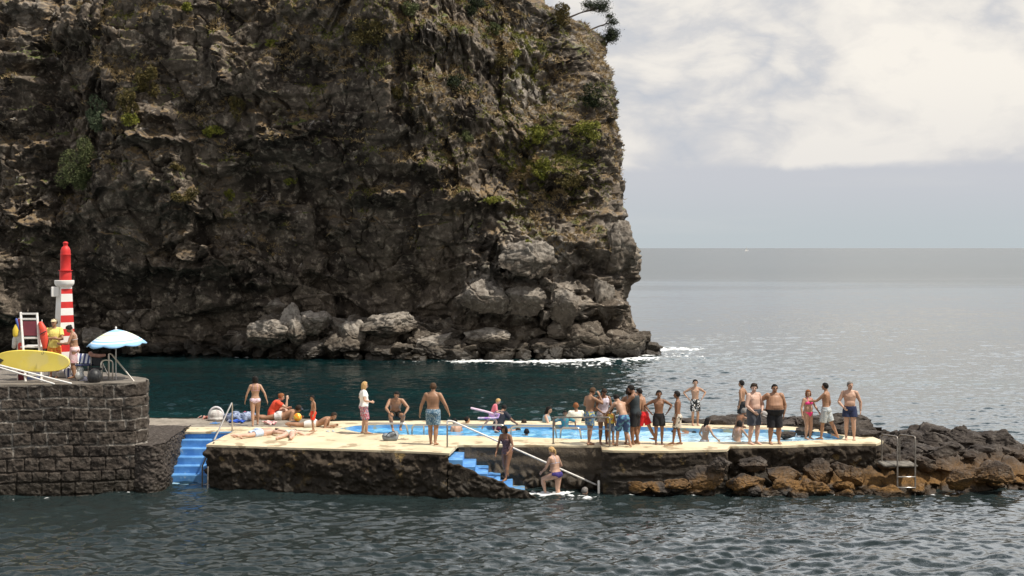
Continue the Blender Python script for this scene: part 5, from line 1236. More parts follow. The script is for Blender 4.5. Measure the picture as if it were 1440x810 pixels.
# rescue board on white supports
def board():
    t = at_root('rescue_board', A(46,522,39.85), 'long yellow rescue board lying on its edge in front of the lifeguard chair', 'rescue board')
    cx_, cz_ = 45.5, 507.5; hl = 52.5*39.9/F*1.0; hh = 15.0*39.9/F; v = []; f = []; N = 60
    rings = []
    for s_, k in ((-.050,.80),(-.050,.95),(-.03,1.0),(.03,1.0),(.050,.95),(.050,.80)):
        r_ = []
        for i in range(N):
            a = 2*math.pi*i/N; ca, sa = math.cos(a), math.sin(a)
            x = hl*(abs(ca)**.85)*(1 if ca > 0 else -1); zz = hh*(abs(sa)**.80)*(1 if sa > 0 else -1)
            if x < 0: zz *= 1-.10*(x/hl)**2
            r_.append((x*(1-(1-k)*.28), s_+.02*(x/hl)**4, zz*(1-(1-k)*1.)))
        rings.append(r_)
    for r_ in rings: v += r_
    for j in range(5):
        for i in range(N): f.append((j*N+i, j*N+(i+1)%N, (j+1)*N+(i+1)%N, (j+1)*N+i))
    f.append(tuple(range(N))[::-1]); f.append(tuple(5*N+i for i in range(N)))
    Y_ = M('board_yellow', (.90,.72,.13), (.86,.67,.11), 1.5, .4, c3=(.84,.68,.20), s3=1.2, t3=.56)
    c0 = A(cx_, cz_, 39.92); Rm = Matrix.Rotation(R(3.0), 3, 'Y')
    o = mesh_obj('board_shell', [c0+Rm @ Vector(q) for q in v], f, Y_, None); rel(o, t); o.data.set_sharp_from_angle(angle=R(50))
    fa = c0+Rm @ Vector((-hl+.10,-.05,-.02)); mb = MB(); n_ = 3
    mb.add([fa+Vector(q) for q in ((0,-.012,.07),(.16,-.012,.0),(0,-.012,-.14),(0,.012,.07),(.16,.012,.0),(0,.012,-.14))], [(0,1,2)[::-1],(3,4,5),(0,1,4,3),(1,2,5,4),(2,0,3,5)]); o = mb.build('fin', M('fin_dark', (.05,.045,.03)), None, False); rel(o, t)
    mb = MB(); h0 = A(60.5,494,39.8); mb.tube([h0, h0+Vector((.03,-.02,-.06)), h0+Vector((-.02,-.03,-.09)), h0+Vector((-.03,-.01,-.04))], .009); o = mb.build('handle_loop', M('strap_green', (.16,.15,.06))); rel(o, t)
board()
for (p0, p1, lab) in (((-30,508),(76,541),'lower white pole propped under the yellow board'), ((-30,506),(100,540.5),'longer white pole propped under the yellow board, reaching nearer the beacon')):
    t = at_root('prop_pole', G(p1[0], p1[1], PIER), lab, 'pole'); b_ = G(p1[0], p1[1], PIER)+Vector((0,0,.025)); a = A(p0[0], p0[1], 39.35); mb = MB(); mb.tube([a, b_], .024); part(mb, 'pole', WP, t)
# ---------------------------------------------------------------- umbrella, chairs, bags on the pier
um = G(163,537,PIER); um.y = 40.9; um.x = (163-CX)*um.y/F
t = at_root('beach_umbrella', (um.x, um.y, PIER), 'open beach umbrella with blue, white and lime rings at the end of the pier', 'umbrella')
top = A(162.5,463,um.y); rim = 41.5*um.y/F; drop = 22*um.y/F
m_, nt, bs, co = newmat('umbrella_stripes'); sp_ = nt.node('ShaderNodeSeparateXYZ', ins={0: co}); r_ = nt.math('SQRT', nt.math('ADD', nt.math('MULTIPLY', sp_.outputs[0], sp_.outputs[0]), nt.math('MULTIPLY', sp_.outputs[1], sp_.outputs[1])))
rp = nt.node('ShaderNodeValToRGB', ins={0: r_}); cr = rp.color_ramp; cr.interpolation = 'CONSTANT'
stops = [(0,(.75,.78,.78)),(.06,(.30,.55,.80)),(.20,(.60,.75,.82)),(.27,(.78,.80,.76)),(.36,(.70,.78,.50)),(.43,(.78,.80,.78)),(.48,(.45,.62,.40)),(.50,(.75,.80,.70)),(.56,(.20,.42,.60)),(.575,(.74,.80,.82)),(.63,(.32,.58,.82)),(.68,(.78,.82,.84)),(.72,(.30,.55,.82))]
cr.elements[0].position = 0; cr.elements[0].color = (*stops[0][1], 1); cr.elements[1].position = .06; cr.elements[1].color = (*stops[1][1], 1)
for p_, c in stops[2:]: e = cr.elements.new(p_); e.color = (*c, 1)
setc(bs, rp.outputs[0], nt); bs.inputs['Roughness'].default_value = .8; bs.inputs['Transmission Weight'].default_value = 0
v = []; f = []; NS = 64; NR_ = 12
for j in range(NR_+1):
    q = j/NR_
    for k in range(NS):
        a = 2*math.pi*k/NS; seg = abs(math.cos(a*4)); pan = 1-.075*q*(1-seg)**1.2; rr = rim*math.sin(q*1.22)/math.sin(1.22)*pan
        rr = rim*q*pan; zz = -drop*(.72*q**1.25+.28*q**3) + .045*q*q*(1-seg)
        v.append((rr*math.cos(a), rr*math.sin(a), zz))
n0 = len(v)
for q in list(v): v.append((q[0]*.985, q[1]*.985, q[2]-.008))
for j in range(NR_):
    for k in range(NS):
        f.append((j*NS+k, (j+1)*NS+k, (j+1)*NS+(k+1)%NS, j*NS+(k+1)%NS)); f.append((n0+j*NS+k, n0+j*NS+(k+1)%NS, n0+(j+1)*NS+(k+1)%NS, n0+(j+1)*NS+k))
for k in range(NS): f.append((NR_*NS+k, n0+NR_*NS+k, n0+NR_*NS+(k+1)%NS, NR_*NS+(k+1)%NS))
o = mesh_obj('canopy', v, f, m_, t); o.location = (0,0,top.z-PIER); o.rotation_euler = (R(3), R(-3), R(10))
mb = MB()
for k in range(8):
    a = 2*math.pi*k/8+R(0); pts = [Vector((rim*q*math.cos(a)*.975, rim*q*math.sin(a)*.975, -.025-drop*(.72*q**1.25+.28*q**3))) for q in (.05,.3,.6,.9,1)]
    mb.tube(pts, .006, n=6)
rb = mb.build('ribs', STEEL, t); rb.location = o.location; rb.rotation_euler = o.rotation_euler
mb = MB(); mb.tube([(0,0,-.0),(0,0,top.z-PIER+.03)], .018); mb.build('pole', M('umbrella_pole', (.55,.53,.50)), t); mb = MB(); mb.ell((0,0,top.z-PIER+.04), (.03,.03,.04)); mb.build('finial', WP, t)
# railings at the end of the pier
t = at_root('handrail', G(155,536.5,PIER), 'steel handrail sloping down off the end of the pier past the umbrella pole', 'handrail')
d_ = 41.0; mb = MB(); mb.tube(bend([A(153,541,d_), A(153,497.5,d_), A(157,498,d_), A(190,538.5,d_-.55)], .06), .024); part(mb, 'rail', STEEL, t)
mb = MB(); mb.tube([A(141,505,d_+.1), A(153,529,d_+.05)], .016); part(mb, 'brace', STEEL, t)
t = at_root('handrail', G(150,537.5,PIER), 'low curved steel grab rail between the dark chair and the umbrella pole', 'handrail')
mb = MB(); mb.tube(bend([A(142,538.5,40.6), A(142,506.5,40.6), A(158.5,506.5,40.9), A(158.5,536,40.9)], .14), .022); part(mb, 'rail', STEEL, t)
# folding beach chair with blue and white striped back
BW = M('x', (.1,.1,.3)); 
m_, nt, bs, co = newmat('striped_canvas'); wv = nt.math('SINE', nt.math('MULTIPLY', nt.node('ShaderNodeSeparateXYZ', ins={0: co}).outputs[0], 52)); setc(bs, nt.mix(nt.rng(wv, -.1, .1), (.70,.72,.76), (.035,.05,.17)), nt)
t = at_root('beach_chair', G(118,538,PIER), 'folding beach chair with a blue and white striped canvas back', 'chair')
d0 = 40.75
mb = MB(); a = A(109,497,d0+.25); b_ = A(127,497.5,d0+.25); c = A(127.5,511,d0+.08); e = A(110,510.5,d0+.08); n_ = Vector((0,-.02,0)); mb.add([a,b_,c,e,a+n_,b_+n_,c+n_,e+n_], [(0,1,2,3)[::-1],(4,5,6,7),(0,1,5,4)[::-1],(1,2,6,5)[::-1],(2,3,7,6)[::-1],(3,0,4,7)[::-1]][::1]); o = mb.build('canvas_back', m_, None, False); rel(o, t)
mb = MB(); mb.box(A(118,513,d0-.1), (.40,.42,.03), bev=.01); part(mb, 'seat', M('navy_canvas', (.03,.04,.12)), t)
for x_ in (109.5, 128):
    mb = MB(); mb.tube([A(x_,496,d0+.27), A(x_+.5,512,d0+.05), A(x_-1,536.5,d0-.25)], .011); part(mb, 'leg', STEEL, t); mb = MB(); mb.tube([A(x_,512,d0-.32), A(x_+1.5,534,d0+.3)], .011); part(mb, 'leg', STEEL, t)
# dark folding chair next to it
t = at_root('armchair', G(135,538,PIER), 'dark folding armchair with a round black bag leaning against it', 'chair'); DK = M('dark_fabric', (.02,.022,.028), (.035,.035,.04), 20, .8)
mb = MB(); mb.box(A(133,509,40.9), (.42,.04,.24), Matrix.Rotation(R(-12),4,'X'), .02); part(mb, 'backrest', DK, t)
mb = MB(); mb.box(A(134,518.5,40.65), (.46,.42,.05), bev=.02); part(mb, 'seat', DK, t)
for x_ in (124,144):
    mb = MB(); mb.tube(bend([A(x_,514,40.9), A(x_,514,40.45), A(x_,538,40.45)], .05), .013); part(mb, 'leg', STEELD, t); mb = MB(); mb.tube([A(x_,506,40.95), A(x_,536,41.0)], .013); part(mb, 'leg', STEELD, t)
t = at_root('round_bag', G(133,540,PIER), 'round black bag standing on the pier edge in front of the armchair', 'bag')
mb = MB(); mb.tube([A(133,529.5,40.25), A(133,529.5,40.05)], [(.20,.23),(.20,.23)], wdir=(1,0,0), n=24); part(mb, 'bag_body', M('black_nylon', (.012,.012,.014), (.03,.03,.03), 14, .5), t)
mb = MB(); mb.tube([A(133,529.5,39.93)+Vector((.13*math.cos(a),0,.15*math.sin(a))) for a in np.linspace(0,2*math.pi,20)], .010, n=6); part(mb, 'rim_seam', M('grey_seam', (.07,.07,.07)), t)
t = at_root('plastic_bag', G(113,537,PIER), 'white plastic carrier bag standing behind the round black bag', 'bag'); mb = MB(); mb.ell(A(113,521,40.55), (.10,.10,.15)); mb.ell(A(112,528,40.5), (.13,.11,.12)); mb.tube([A(110,515,40.55), A(111.5,507,40.55), A(115,515,40.55)], .010); 
o = remesh(mb, 'bag_body', .012, M('white_plastic', (.66,.66,.64), (.5,.52,.5), 14, .4, bstr=.8, bscale=14, bdist=.03)); rel(o, t)
t = at_root('tote_bag', G(97,532,PIER), 'blue and white striped tote leaning by the feet of the pink skirted woman', 'bag'); mb = MB(); mb.box(A(96,525,41.4), (.20,.12,.30), Matrix.Rotation(R(-20),4,'Y'), .04); part(mb, 'bag_body', m_, t); mb = MB(); mb.tube(bend([A(92,520,41.4), A(94,513,41.4), A(99,516,41.4), A(100,521,41.4)], .05), .008); part(mb, 'strap', DK, t)
t = at_root('crumpled_towel', G(118,536,PIER), 'crumpled white and lilac towel on the pier beside the plastic bag', 'towel')
def heap(mb, c, rx, ry, rz, seed, n=9):
    r_ = random.Random(seed)
    for k in range(n):
        mb.ell(Vector(c)+Vector((r_.uniform(-1,1)*rx*.6, r_.uniform(-1,1)*ry*.6, r_.uniform(.2,.7)*rz)), (rx*r_.uniform(.25,.5), ry*r_.uniform(.25,.55), rz*r_.uniform(.35,.6)), Euler((r_.uniform(-.5,.5), r_.uniform(-.5,.5), r_.uniform(0,3))).to_matrix())
c = G(117,535,PIER); mb = MB(); heap(mb, c, .28, .14, .12, 3); o = remesh(mb, 'towel_folds', .014, M('lilac_towel', (.68,.66,.74), (.50,.50,.66), 9, .9, bstr=.5)); rel(o, t)
t = at_root('draped_towel', A(135,503,41), 'rolled pinkish towel laid over the top of the armchair', 'towel'); mb = MB(); mb.tube([A(127.5,497.5,40.95), A(130,499.5,40.95), A(140,500.5,40.95), A(147,499.5,40.95)], [.07,.055,.055,.04], n=12); part(mb, 'towel_roll', M('pink_towel', (.50,.28,.22), (.40,.20,.16), 12, .9), t)
# ---------------------------------------------------------------- things on the left end of the platform
GY = DECK+.03
t = at_root('beach_bag', G(303,590,GY), 'white round topped beach bag with a thick pale handle at the left end', 'bag')
mb = MB(); c = G(303.5,591,GY); mb.ell(c+Vector((0,0,.16)), (.24,.18,.19)); mb.ell(c+Vector((0,0,.05)), (.27,.2,.10)); o = remesh(mb, 'bag_body', .015, M('bag_white', (.62,.60,.56), (.42,.38,.36), 7, .8, bstr=.6)); rel(o, t)
mb = MB(); mb.tube([c+Vector((.24*math.cos(a), .05, .12+.30*math.sin(a))) for a in np.linspace(-.2, math.pi+.1, 14)], .035, n=10); part(mb, 'handle', M('handle_pale', (.66,.64,.66)), t)
def towel_heap(name, lab, px, py, rx, ry, rz, mat, seed, z=GY, n=9):
    c = G(px, py, z); t = at_root(name, c, lab, 'towel'); mb = MB(); heap(mb, c, rx, ry, rz, seed, n); o = remesh(mb, 'towel_folds', .016, mat, None, 2); rel(o, t)
m2, nt, bs, co = newmat('blue_stripe_towel'); wv = nt.math('SINE', nt.math('MULTIPLY', nt.math('ADD', nt.node('ShaderNodeSeparateXYZ', ins={0: co}).outputs[2], nt.math('MULTIPLY', nt.noise(co, 2, 2), .8)), 120)); setc(bs, nt.mix(nt.rng(wv, .1, .4), (.30,.36,.50), (.03,.05,.12)), nt)
towel_heap('beach_towel', 'heap of blue and black striped towel behind the man in the dark cap', 335,591, .62,.22,.26, m2, 4, n=12)
towel_heap('beach_towel', 'bright blue towel edge lying in front of the striped heap', 333,594, .36,.10,.07, M('royal_towel', (.03,.12,.55), (.02,.05,.3), 6, .9), 5)
towel_heap('beach_towel', 'pink and red towel under the elbows of the man in the dark cap', 381,596, .32,.15,.07, M('red_towel', (.68,.24,.28), (.75,.62,.55), 7, .9), 6)
towel_heap('beach_towel', 'small red cushion or towel on top of the striped heap', 345,587, .17,.12,.20, M('crimson_towel', (.45,.05,.10), None, rough=.9), 7, n=5)
towel_heap('beach_towel', 'orange towel scrap beside the white bag, towards the steps handrail', 319,591, .13,.10,.10, M('orange_towel', (.80,.16,.05), None, rough=.9), 8, n=5)
towel_heap('beach_towel', 'pale towel trailing to the left of the white beach bag', 287,588, .32,.12,.06, M('pale_towel', (.58,.54,.48), (.45,.16,.12), 6, .9), 9)
def sandals(lab, px, py, mat, z=DECK, rz=.3):
    c = G(px, py, z); t = at_root('sandals', c, lab, 'sandals')
    for k in (-1, 1):
        mb = MB(); mb.tube([Vector((k*.08,-.10,.012)), Vector((k*.08,0,.010)), Vector((k*.09,.12,.012))], [(.035,.012),(.032,.010),(.045,.012)], wdir=(1,0,0), n=10); mb.tube([Vector((k*.08-.035,.04,.01)), Vector((k*.08,.05,.05)), Vector((k*.08+.035,.04,.01))], .008, n=6); o = mb.build('sandal', mat, t); o.rotation_euler = (0,0,rz)
sandals('pair of pale sandals lying by the man on his elbows in white shorts', 465,607, M('sandal_pale', (.50,.55,.55)))
sandals('pair of worn flip flops beside the grey tote bag', 568,618, M('sandal_tan', (.45,.36,.24)), rz=1.2)
sandals('tan flip flops on the deck near the slim boy in black and white', 941,627, M('sandal_brown', (.40,.27,.15)), rz=1.4)
sandals('dark shoes lying near the head of the person in pale blue shorts', 384,607, M('shoe_dark', (.04,.045,.05)), rz=.9)
sandals('blue sandals on the rough quay edge in front of the white bag', 303,595.5, M('sandal_blue', (.08,.25,.55)), z=GY, rz=1.2)
c = G(418.5,592.5,GY-.01); t = None; mb = MB(); rb_ = .135
m3, nt, bs, co = newmat('ball_panels'); wv = nt.math('SINE', nt.math('MULTIPLY', nt.node('ShaderNodeTexGradient', gradient_type='RADIAL', ins={0: nt.node('ShaderNodeMapping', ins={0: co, 2: (1.2,.5,0)}).outputs[0]}).outputs['Fac'], 25.13)); setc(bs, nt.mix(nt.rng(wv, -.1,.1), (.85,.28,.02), (.88,.62,.08)), nt); bs.inputs['Roughness'].default_value = .3
mb.ell((0,0,0), (rb_,)*3, None, 24, 16); o = mb.build('beach_ball', m3); o.location = c+Vector((0,0,rb_)); tag(o, 'orange and yellow beach ball on the quay edge beside the seated person in red', 'ball')
c = D(549,619.5); t = at_root('tote_bag', c, 'slouched grey tote bag standing on the deck below the seated man', 'bag')
mb = MB(); mb.box(c+Vector((0,0,.09)), (.46,.22,.18), bev=.05); mb.ell(c+Vector((-.13,0,.12)), (.12,.11,.10)); mb.ell(c+Vector((.10,0,.15)), (.15,.11,.12)); mb.ell(c+Vector((.16,.0,.2)), (.08,.06,.09)); o = remesh(mb, 'bag_body', .012, M('grey_bag', (.26,.29,.31), (.18,.20,.22), 5, .8, bstr=.8, bscale=9, bdist=.03)); rel(o, t)
mb = MB(); mb.tube([c+Vector((-.12,-.10,.14)), c+Vector((-.02,-.13,.25)), c+Vector((.12,-.11,.28)), c+Vector((.18,-.10,.16))], .011); mb.tube([c+Vector((-.22,-.10,.16)), c+Vector((-.05,-.115,.10)), c+Vector((.16,-.115,.19))], .007, n=6); part(mb, 'handle', M('bag_strap_black', (.03,.03,.035)), t)
# far off sail
t = at_root('sailing_boat', (250, 1500+0, 0), 'tiny white sailing boat on the horizon right of the cliff', 'boat')
xs_ = (1050-CX)*2600/F; t.location = (xs_, 2600, 0)
mb = MB(); mb.tube([(-3.2,0,.3),(-2,0,.35),(1.5,0,.4),(3.8,0,.7)], [(.9,.5),(1.1,.6),(1.0,.6),(.2,.3)], wdir=(0,1,0)); mb.build('hull', WP, t)
mb = MB(); mb.add([(.3,-.03,1.2),(.3,-.03,7.5),(-2.6,-.03,1.2),(.3,.03,1.2),(.3,.03,7.5),(-2.6,.03,1.2)], [(0,1,2),(5,4,3),(0,3,4,1),(1,4,5,2),(2,5,3,0)]); mb.build('sail', WP, t, False)
mb = MB(); mb.tube([(.35,0,.5),(.35,0,8)], .07, n=6); mb.build('mast', WP, t)
# ---------------------------------------------------------------- loose rocks
def ico(sub):
    import bmesh
    bm = bmesh.new(); bmesh.ops.create_icosphere(bm, subdivisions=sub, radius=1.); v = np.array([p.co[:] for p in bm.verts]); f = np.array([[q.index for q in p.verts] for p in bm.faces]); bm.free(); return v, f
ICO = {k: ico(k) for k in (4, 5, 6)}
def rock_geo(c, rad, seed, sub=5, rotz=0., cut=1.0):
    v, f = ICO[sub]; r_ = np.random.default_rng(seed); p = v.copy()
    for k in range(int(15*cut)):                 # planes that cut it into a block with blunt edges
        n = r_.normal(size=3); n /= np.linalg.norm(n); d = r_.uniform(.45, .82); s = p@n; p -= np.where(s > d, (s-d)*.97, 0)[:,None]*n
    q = p*1.6+seed*7.3
    ff, e, _ = facets(q*1.3, seed, 1.1); p = p*(1+.10*ff-.05*(1-e))[:,None]
    ff, e, _ = facets(q*3.2, seed+3, 1.1); p = p*(1+.045*ff-.02*(1-e))[:,None]
    p = p*(1.1+.12*fbm(q*.9, 3, seed+5)+.02*fbm(q*5, 3, seed+6))[:,None]
    p = p*np.array(rad); a = rotz; p = np.stack([p[:,0]*math.cos(a)-p[:,1]*math.sin(a), p[:,0]*math.sin(a)+p[:,1]*math.cos(a), p[:,2]], 1)
    return p+np.array(c), f
def merge(gs):
    V = []; Fc = []; b = 0
    for v, f in gs: V.append(v); Fc.append(f+b); b += len(v)
    return np.concatenate(V), np.concatenate(Fc)
S_ = .0445
# boulders at the foot of the cliff: px, py (centre), half width and half height in px, label
BL = [(388,432,26,15,'pale humped boulder perched at the left end of the rocks under the cliff'),(374,468,32,20,'wide white crusted boulder above the tan slab at the waterline'),(412,462,24,26,'grey boulder leaning right of the white crusted one'),
      (440,493,34,13,'tan orange slab lying in the water at the left end of the cliff rocks'),(445,452,28,18,'rough pale boulder on top of the rocks behind the waterline'),(548,457,44,20,'broad pale whale backed boulder in the middle of the cliff foot'),
      (500,470,24,24,'dark split boulder left of the broad pale one'),(605,486,38,20,'brown wedge boulder right of the broad pale one, near the water'),(640,492,26,16,'low brown boulder beside the breaking foam'),
      (690,474,34,14,'flat topped slab under the stacked pale boulders'),(705,496,30,13,'low dark boulder washed by foam, left of the point'),(742,366,44,26,'largest pale bird stained boulder half way up the right of the cliff'),
      (682,420,32,28,'pale angular boulder lower left of the largest bird stained one'),(737,420,26,22,'round pale boulder with a white stain in its face'),(790,425,26,30,'upright grey boulder leaning on the cliff right of the white stained one'),
      (733,345,12,9,'small tan block balanced on the largest bird stained boulder'),(772,352,16,14,'small grey block right of the balanced tan one'),(830,472,34,22,'brown boulder near the point, above the foam'),(868,350,30,34,'smooth rounded grey bulge high on the right edge of the cliff'),
      (846,420,18,34,'tall pale flake standing against the cliff near the right edge'),(880,484,30,18,'dark jagged boulder on the point of the cliff'),(780,492,36,14,'broad low brown boulder along the foam line'),(130,478,20,14,'tan boulder behind the beach umbrella at the foot of the cliff'),
      (188,488,18,11,'low tan boulder at the water right of the umbrella')]
for i, (px, py, hw_, hh_, lab) in enumerate(BL):
    loc, nor = on_cliff(px, py)
    if loc is None: continue
    rx, rz = hw_*S_, hh_*S_; ry = max(rx*.8, 1.0)*(.9 if py < 400 else 1.1)
    base = py > 440
    y = loc.y-(.75*ry*.6 if base else -.25*ry)
    if base: y = min(y, 88.3 if px > 330 else 89.6)
    s = y/(.0445*F)
    c = A(px, py, y); v, f = rock_geo((0,0,0), (rx*1.12, ry, rz*1.15), 100+i, 6 if hw_ > 20 else 5, 0)
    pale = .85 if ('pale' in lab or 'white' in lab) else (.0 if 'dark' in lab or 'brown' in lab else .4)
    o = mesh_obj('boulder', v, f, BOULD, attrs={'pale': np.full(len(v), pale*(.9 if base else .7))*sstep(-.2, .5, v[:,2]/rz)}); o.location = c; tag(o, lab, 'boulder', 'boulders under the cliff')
# the broken shelf they lie on
rs = np.random.default_rng(5); gs = []
for k in range(150):
    px = rs.uniform(330, 925) if k < 120 else rs.uniform(90, 330); py = rs.uniform(470, 507) if k < 120 else rs.uniform(484, 499)
    if px < 460 and py > 497: py = 492
    if px > 890: py = min(py, 497)
    d = (89.8 if 330 < px < 460 else (91.5 if px < 460 else 88.6))-(py-480)*.05; 
    if px > 880: d = 91.5
    r = rs.uniform(.35, 1.0) if k < 120 else rs.uniform(.3, .6)
    gs.append(rock_geo(A(px, py, d), (r*rs.uniform(.9,1.7), r*1.1, r*rs.uniform(.55,.95)), 300+k, 4 if r < .6 else 5, rs.uniform(0, 3)))
for k in range(60):
    px = rs.uniform(375, 660); py = rs.uniform(452, 490); r = rs.uniform(.4, 1.0)
    gs.append(rock_geo(A(px, py, 90.2-(py-455)*.03), (r*rs.uniform(.9,1.6), r*1.1, r*rs.uniform(.6,1.)), 800+k, 5, rs.uniform(0, 3)))
v, f = merge(gs); o = mesh_obj('rock_shelf', v, f, BOULD, attrs={'pale': .7*sstep(1.6, 3., v[:,2])*sstep(-.1,.3,fbm(v*.5, 2, 9))}); tag(o, kind='structure')
# lava shore: rough lumps that make up the ground on the right
gs = []; rs = np.random.default_rng(15)
def keepout(x, y): 
    px = CX+x*F/y
    return (y > 40.3 and px < 1235 and y < 47.0) or (abs(px-1256) < 22 and y < 41)
for k in range(560):
    px = rs.uniform(880, 1500); y = rs.uniform(39.5, 46.6); x = (px-CX)*y/F
    if keepout(x, y) and not (y > 46.15 and px > 960): continue
    z = lava_z(x, y)
    if z < -.3: continue
    r = rs.choice([.14,.2,.28,.38,.5], p=[.28,.28,.22,.14,.08])*(1 if y > 40 else .8)
    rz_ = r*rs.uniform(.45,.8); zc = z+.12*rz_
    if px < 1235 and y < 40.3: zc = min(zc, (.55 if px < 1024 else .92)-rz_*.9)
    if px < 1235 and y > 46: zc = min(zc, DECK-.1); 
    gs.append(rock_geo((x, y, zc), (r*rs.uniform(1.,1.7), r, rz_), 600+k, 4 if r < .35 else 5, rs.uniform(0, 3), 1.2))
for k in range(60):       # dark lumps behind the pool rim
    px = rs.uniform(965, 1215); py = rs.uniform(588, 597); q = G(px, py, 1.22); r = rs.uniform(.12, .42)
    gs.append(rock_geo((q.x, q.y+.3, 1.10+.12*r), (r*1.7, r, r*.62), 1300+k, 4 if r < .25 else 5, rs.uniform(0, 3), 1.2))
for (px, py, r) in ((1020,590,.5),(1160,596,.55),(1185,592,.5),(1130,601.5,.25),(1190,604,.4),(1178,600,.45),(1200,598,.5),(1215,607,.4),(1105,606,.22)):
    q = G(px, py+6, 1.22); gs.append(rock_geo((q.x, q.y, 1.20+.1*r), (r*1.6, r*.9, r*.6), 1400+int(px), 5, 0, 1.2))
for k in range(50):      # rocks along the waterline under the platform
    px = rs.uniform(872, 1300); y = rs.uniform(39.35, 39.9); r = rs.uniform(.15, .36); gs.append(rock_geo(((px-CX)*y/F, y, rs.uniform(-.05, .22)), (r*1.6, r, r*.7), 1500+k, 5, rs.uniform(0, 3), 1.2))
v, f = merge(gs); o = mesh_obj('lava_shore_lumps', v, f, LAVA); tag(o, kind='structure')
# boulders one can point at
LB = [(1062,652,24,14,'rounded brown boulder below the platform corner under the curly haired man'),(1100,668,34,18,'wide dome of brown rock under the feet of the big man'),(1045,678,30,13,'orange tinged boulder low beside the layered platform wall'),
      (1150,665,24,20,'dark rounded boulder under the red haired girl'),(1195,668,26,18,'dark domed boulder left of the ladder slab'),(1330,628,40,22,'big dark lava boulder on top of the rocks right of the ladder'),
      (1362,618,36,16,'flat topped dark boulder on the skyline right of the ladder'),(1405,622,34,20,'dark boulder with a cleft near the right edge of the picture'),(1290,622,26,16,'dark boulder just behind the ladder handrails'),
      (1400,668,26,16,'orange brown weedy boulder low near the right edge'),(1345,676,26,14,'orange brown boulder at the waterline right of the ladder'),(905,688,24,9,'tan boulder where the layered wall meets the water'),(945,680,30,14,'tan brown boulder leaning on the layered wall, right of the lowest one'),(988,672,26,18,'brown boulder at the right half of the layered wall'),(1012,652,18,14,'grey brown boulder under the right corner of the layered wall'),(975,690,30,9,'low orange boulder in the water before the layered wall')]
for i, (px, py, hw_, hh_, lab) in enumerate(LB):
    y = 39.75 if py > 640 else 43.0
    if py > 672: y = 39.6
    s = y/F; c = A(px, py, y); rx, rz = hw_*s, hh_*s*1.1
    if px < 1026: y = 39.55; c = A(px, py, y)
    elif px < 1235 and py < 672: y = 40.05; c = A(px, py, y)
    v, f = rock_geo((0,0,0), (rx, max(rx*.7, .3), rz), 200+i, 6, 0, 1.1)
    o = mesh_obj('boulder', v, f, LAVA); o.location = c; tag(o, lab, 'boulder', 'lava boulders on the right')
# ---------------------------------------------------------------- plants
def leafmat(name, c1, c2):
    return M(name, c1, c2, 3.5, .75, spec=.25, lo=.42, hi=.58)
LM = {'green': leafmat('leaf_green', (.055,.068,.026), (.135,.15,.06)), 'grey': leafmat('leaf_greygreen', (.06,.085,.045), (.15,.18,.10)), 'lime': leafmat('leaf_lime', (.12,.135,.02), (.24,.235,.04)), 'olive': leafmat('leaf_olive', (.065,.055,.018), (.13,.10,.03)),
      'dark': leafmat('leaf_dark', (.012,.020,.009), (.035,.045,.016))}
TWIG = M('twig_bark', (.10,.075,.055), (.06,.045,.035), 9, .9)
def leaves(pts, size, rg, up=.3):
    n = len(pts); a = rg.normal(size=(n,3)); a[:,2] += up; a /= np.linalg.norm(a, axis=1)[:,None]; b = rg.normal(size=(n,3)); b -= a*(a*b).sum(1)[:,None]; b /= np.linalg.norm(b, axis=1)[:,None]
    L = size*rg.uniform(.6, 1.3, n)[:,None]; W = L*.32
    V = np.stack([pts-b*W*.3, pts+a*L*.5-b*W, pts+a*L, pts+a*L*.5+b*W], 1).reshape(-1,3); Fc = np.arange(n*4).reshape(-1,4); return V, Fc
def shrub(px, py, w, h, kind, lab, dens=1., loc=None, name='shrub', cat='shrub', flat=1., skyline=False):
    rg = np.random.default_rng(int(px*7+py)); 
    if loc is None:
        loc, nor = on_cliff(px, py+h*.30)
        if loc is None: return
        l2, _ = on_cliff(px, py-h*.2)
        if l2 is not None and l2.y < loc.y: loc = Vector((loc.x, l2.y, loc.z))
    W, Hh = w*S_*.5, h*S_*.5
    t = empty(name, loc, lab, cat, 'shrubs growing on the cliff')
    cen = Vector((0, -.55*W, Hh*.6)); nb = max(7, int(11*dens)); n = int(1900*dens*(W*Hh)**.85+350); pts = []; stems = MB()
    for k in range(nb):
        u = rg.normal(size=3); u /= np.linalg.norm(u); rr = rg.uniform(.35, .85); c = np.array(cen)+u*np.array([W, W*.55*flat, Hh])*rr; r = rg.uniform(.22, .45)*np.array([W, W*.7*flat, Hh])
        m = n//nb; q = rg.normal(size=(m,3)); q /= np.linalg.norm(q, axis=1)[:,None]; q *= rg.uniform(.45, 1.08, m)[:,None]**.6; pts.append(c+q*r)
        mid = Vector(c)*.5+Vector(rg.normal(size=3))*.06*W; stems.tube([Vector((0,.1,-.1)), mid, Vector(c)], [.035+.012*W,.022+.006*W,.008], n=5)
    V, Fc = leaves(np.concatenate(pts), .105 if W > .5 else .085, rg); o = mesh_obj('foliage', V, Fc, LM[kind], t, smooth=False); stems.build('stems', TWIG, t)
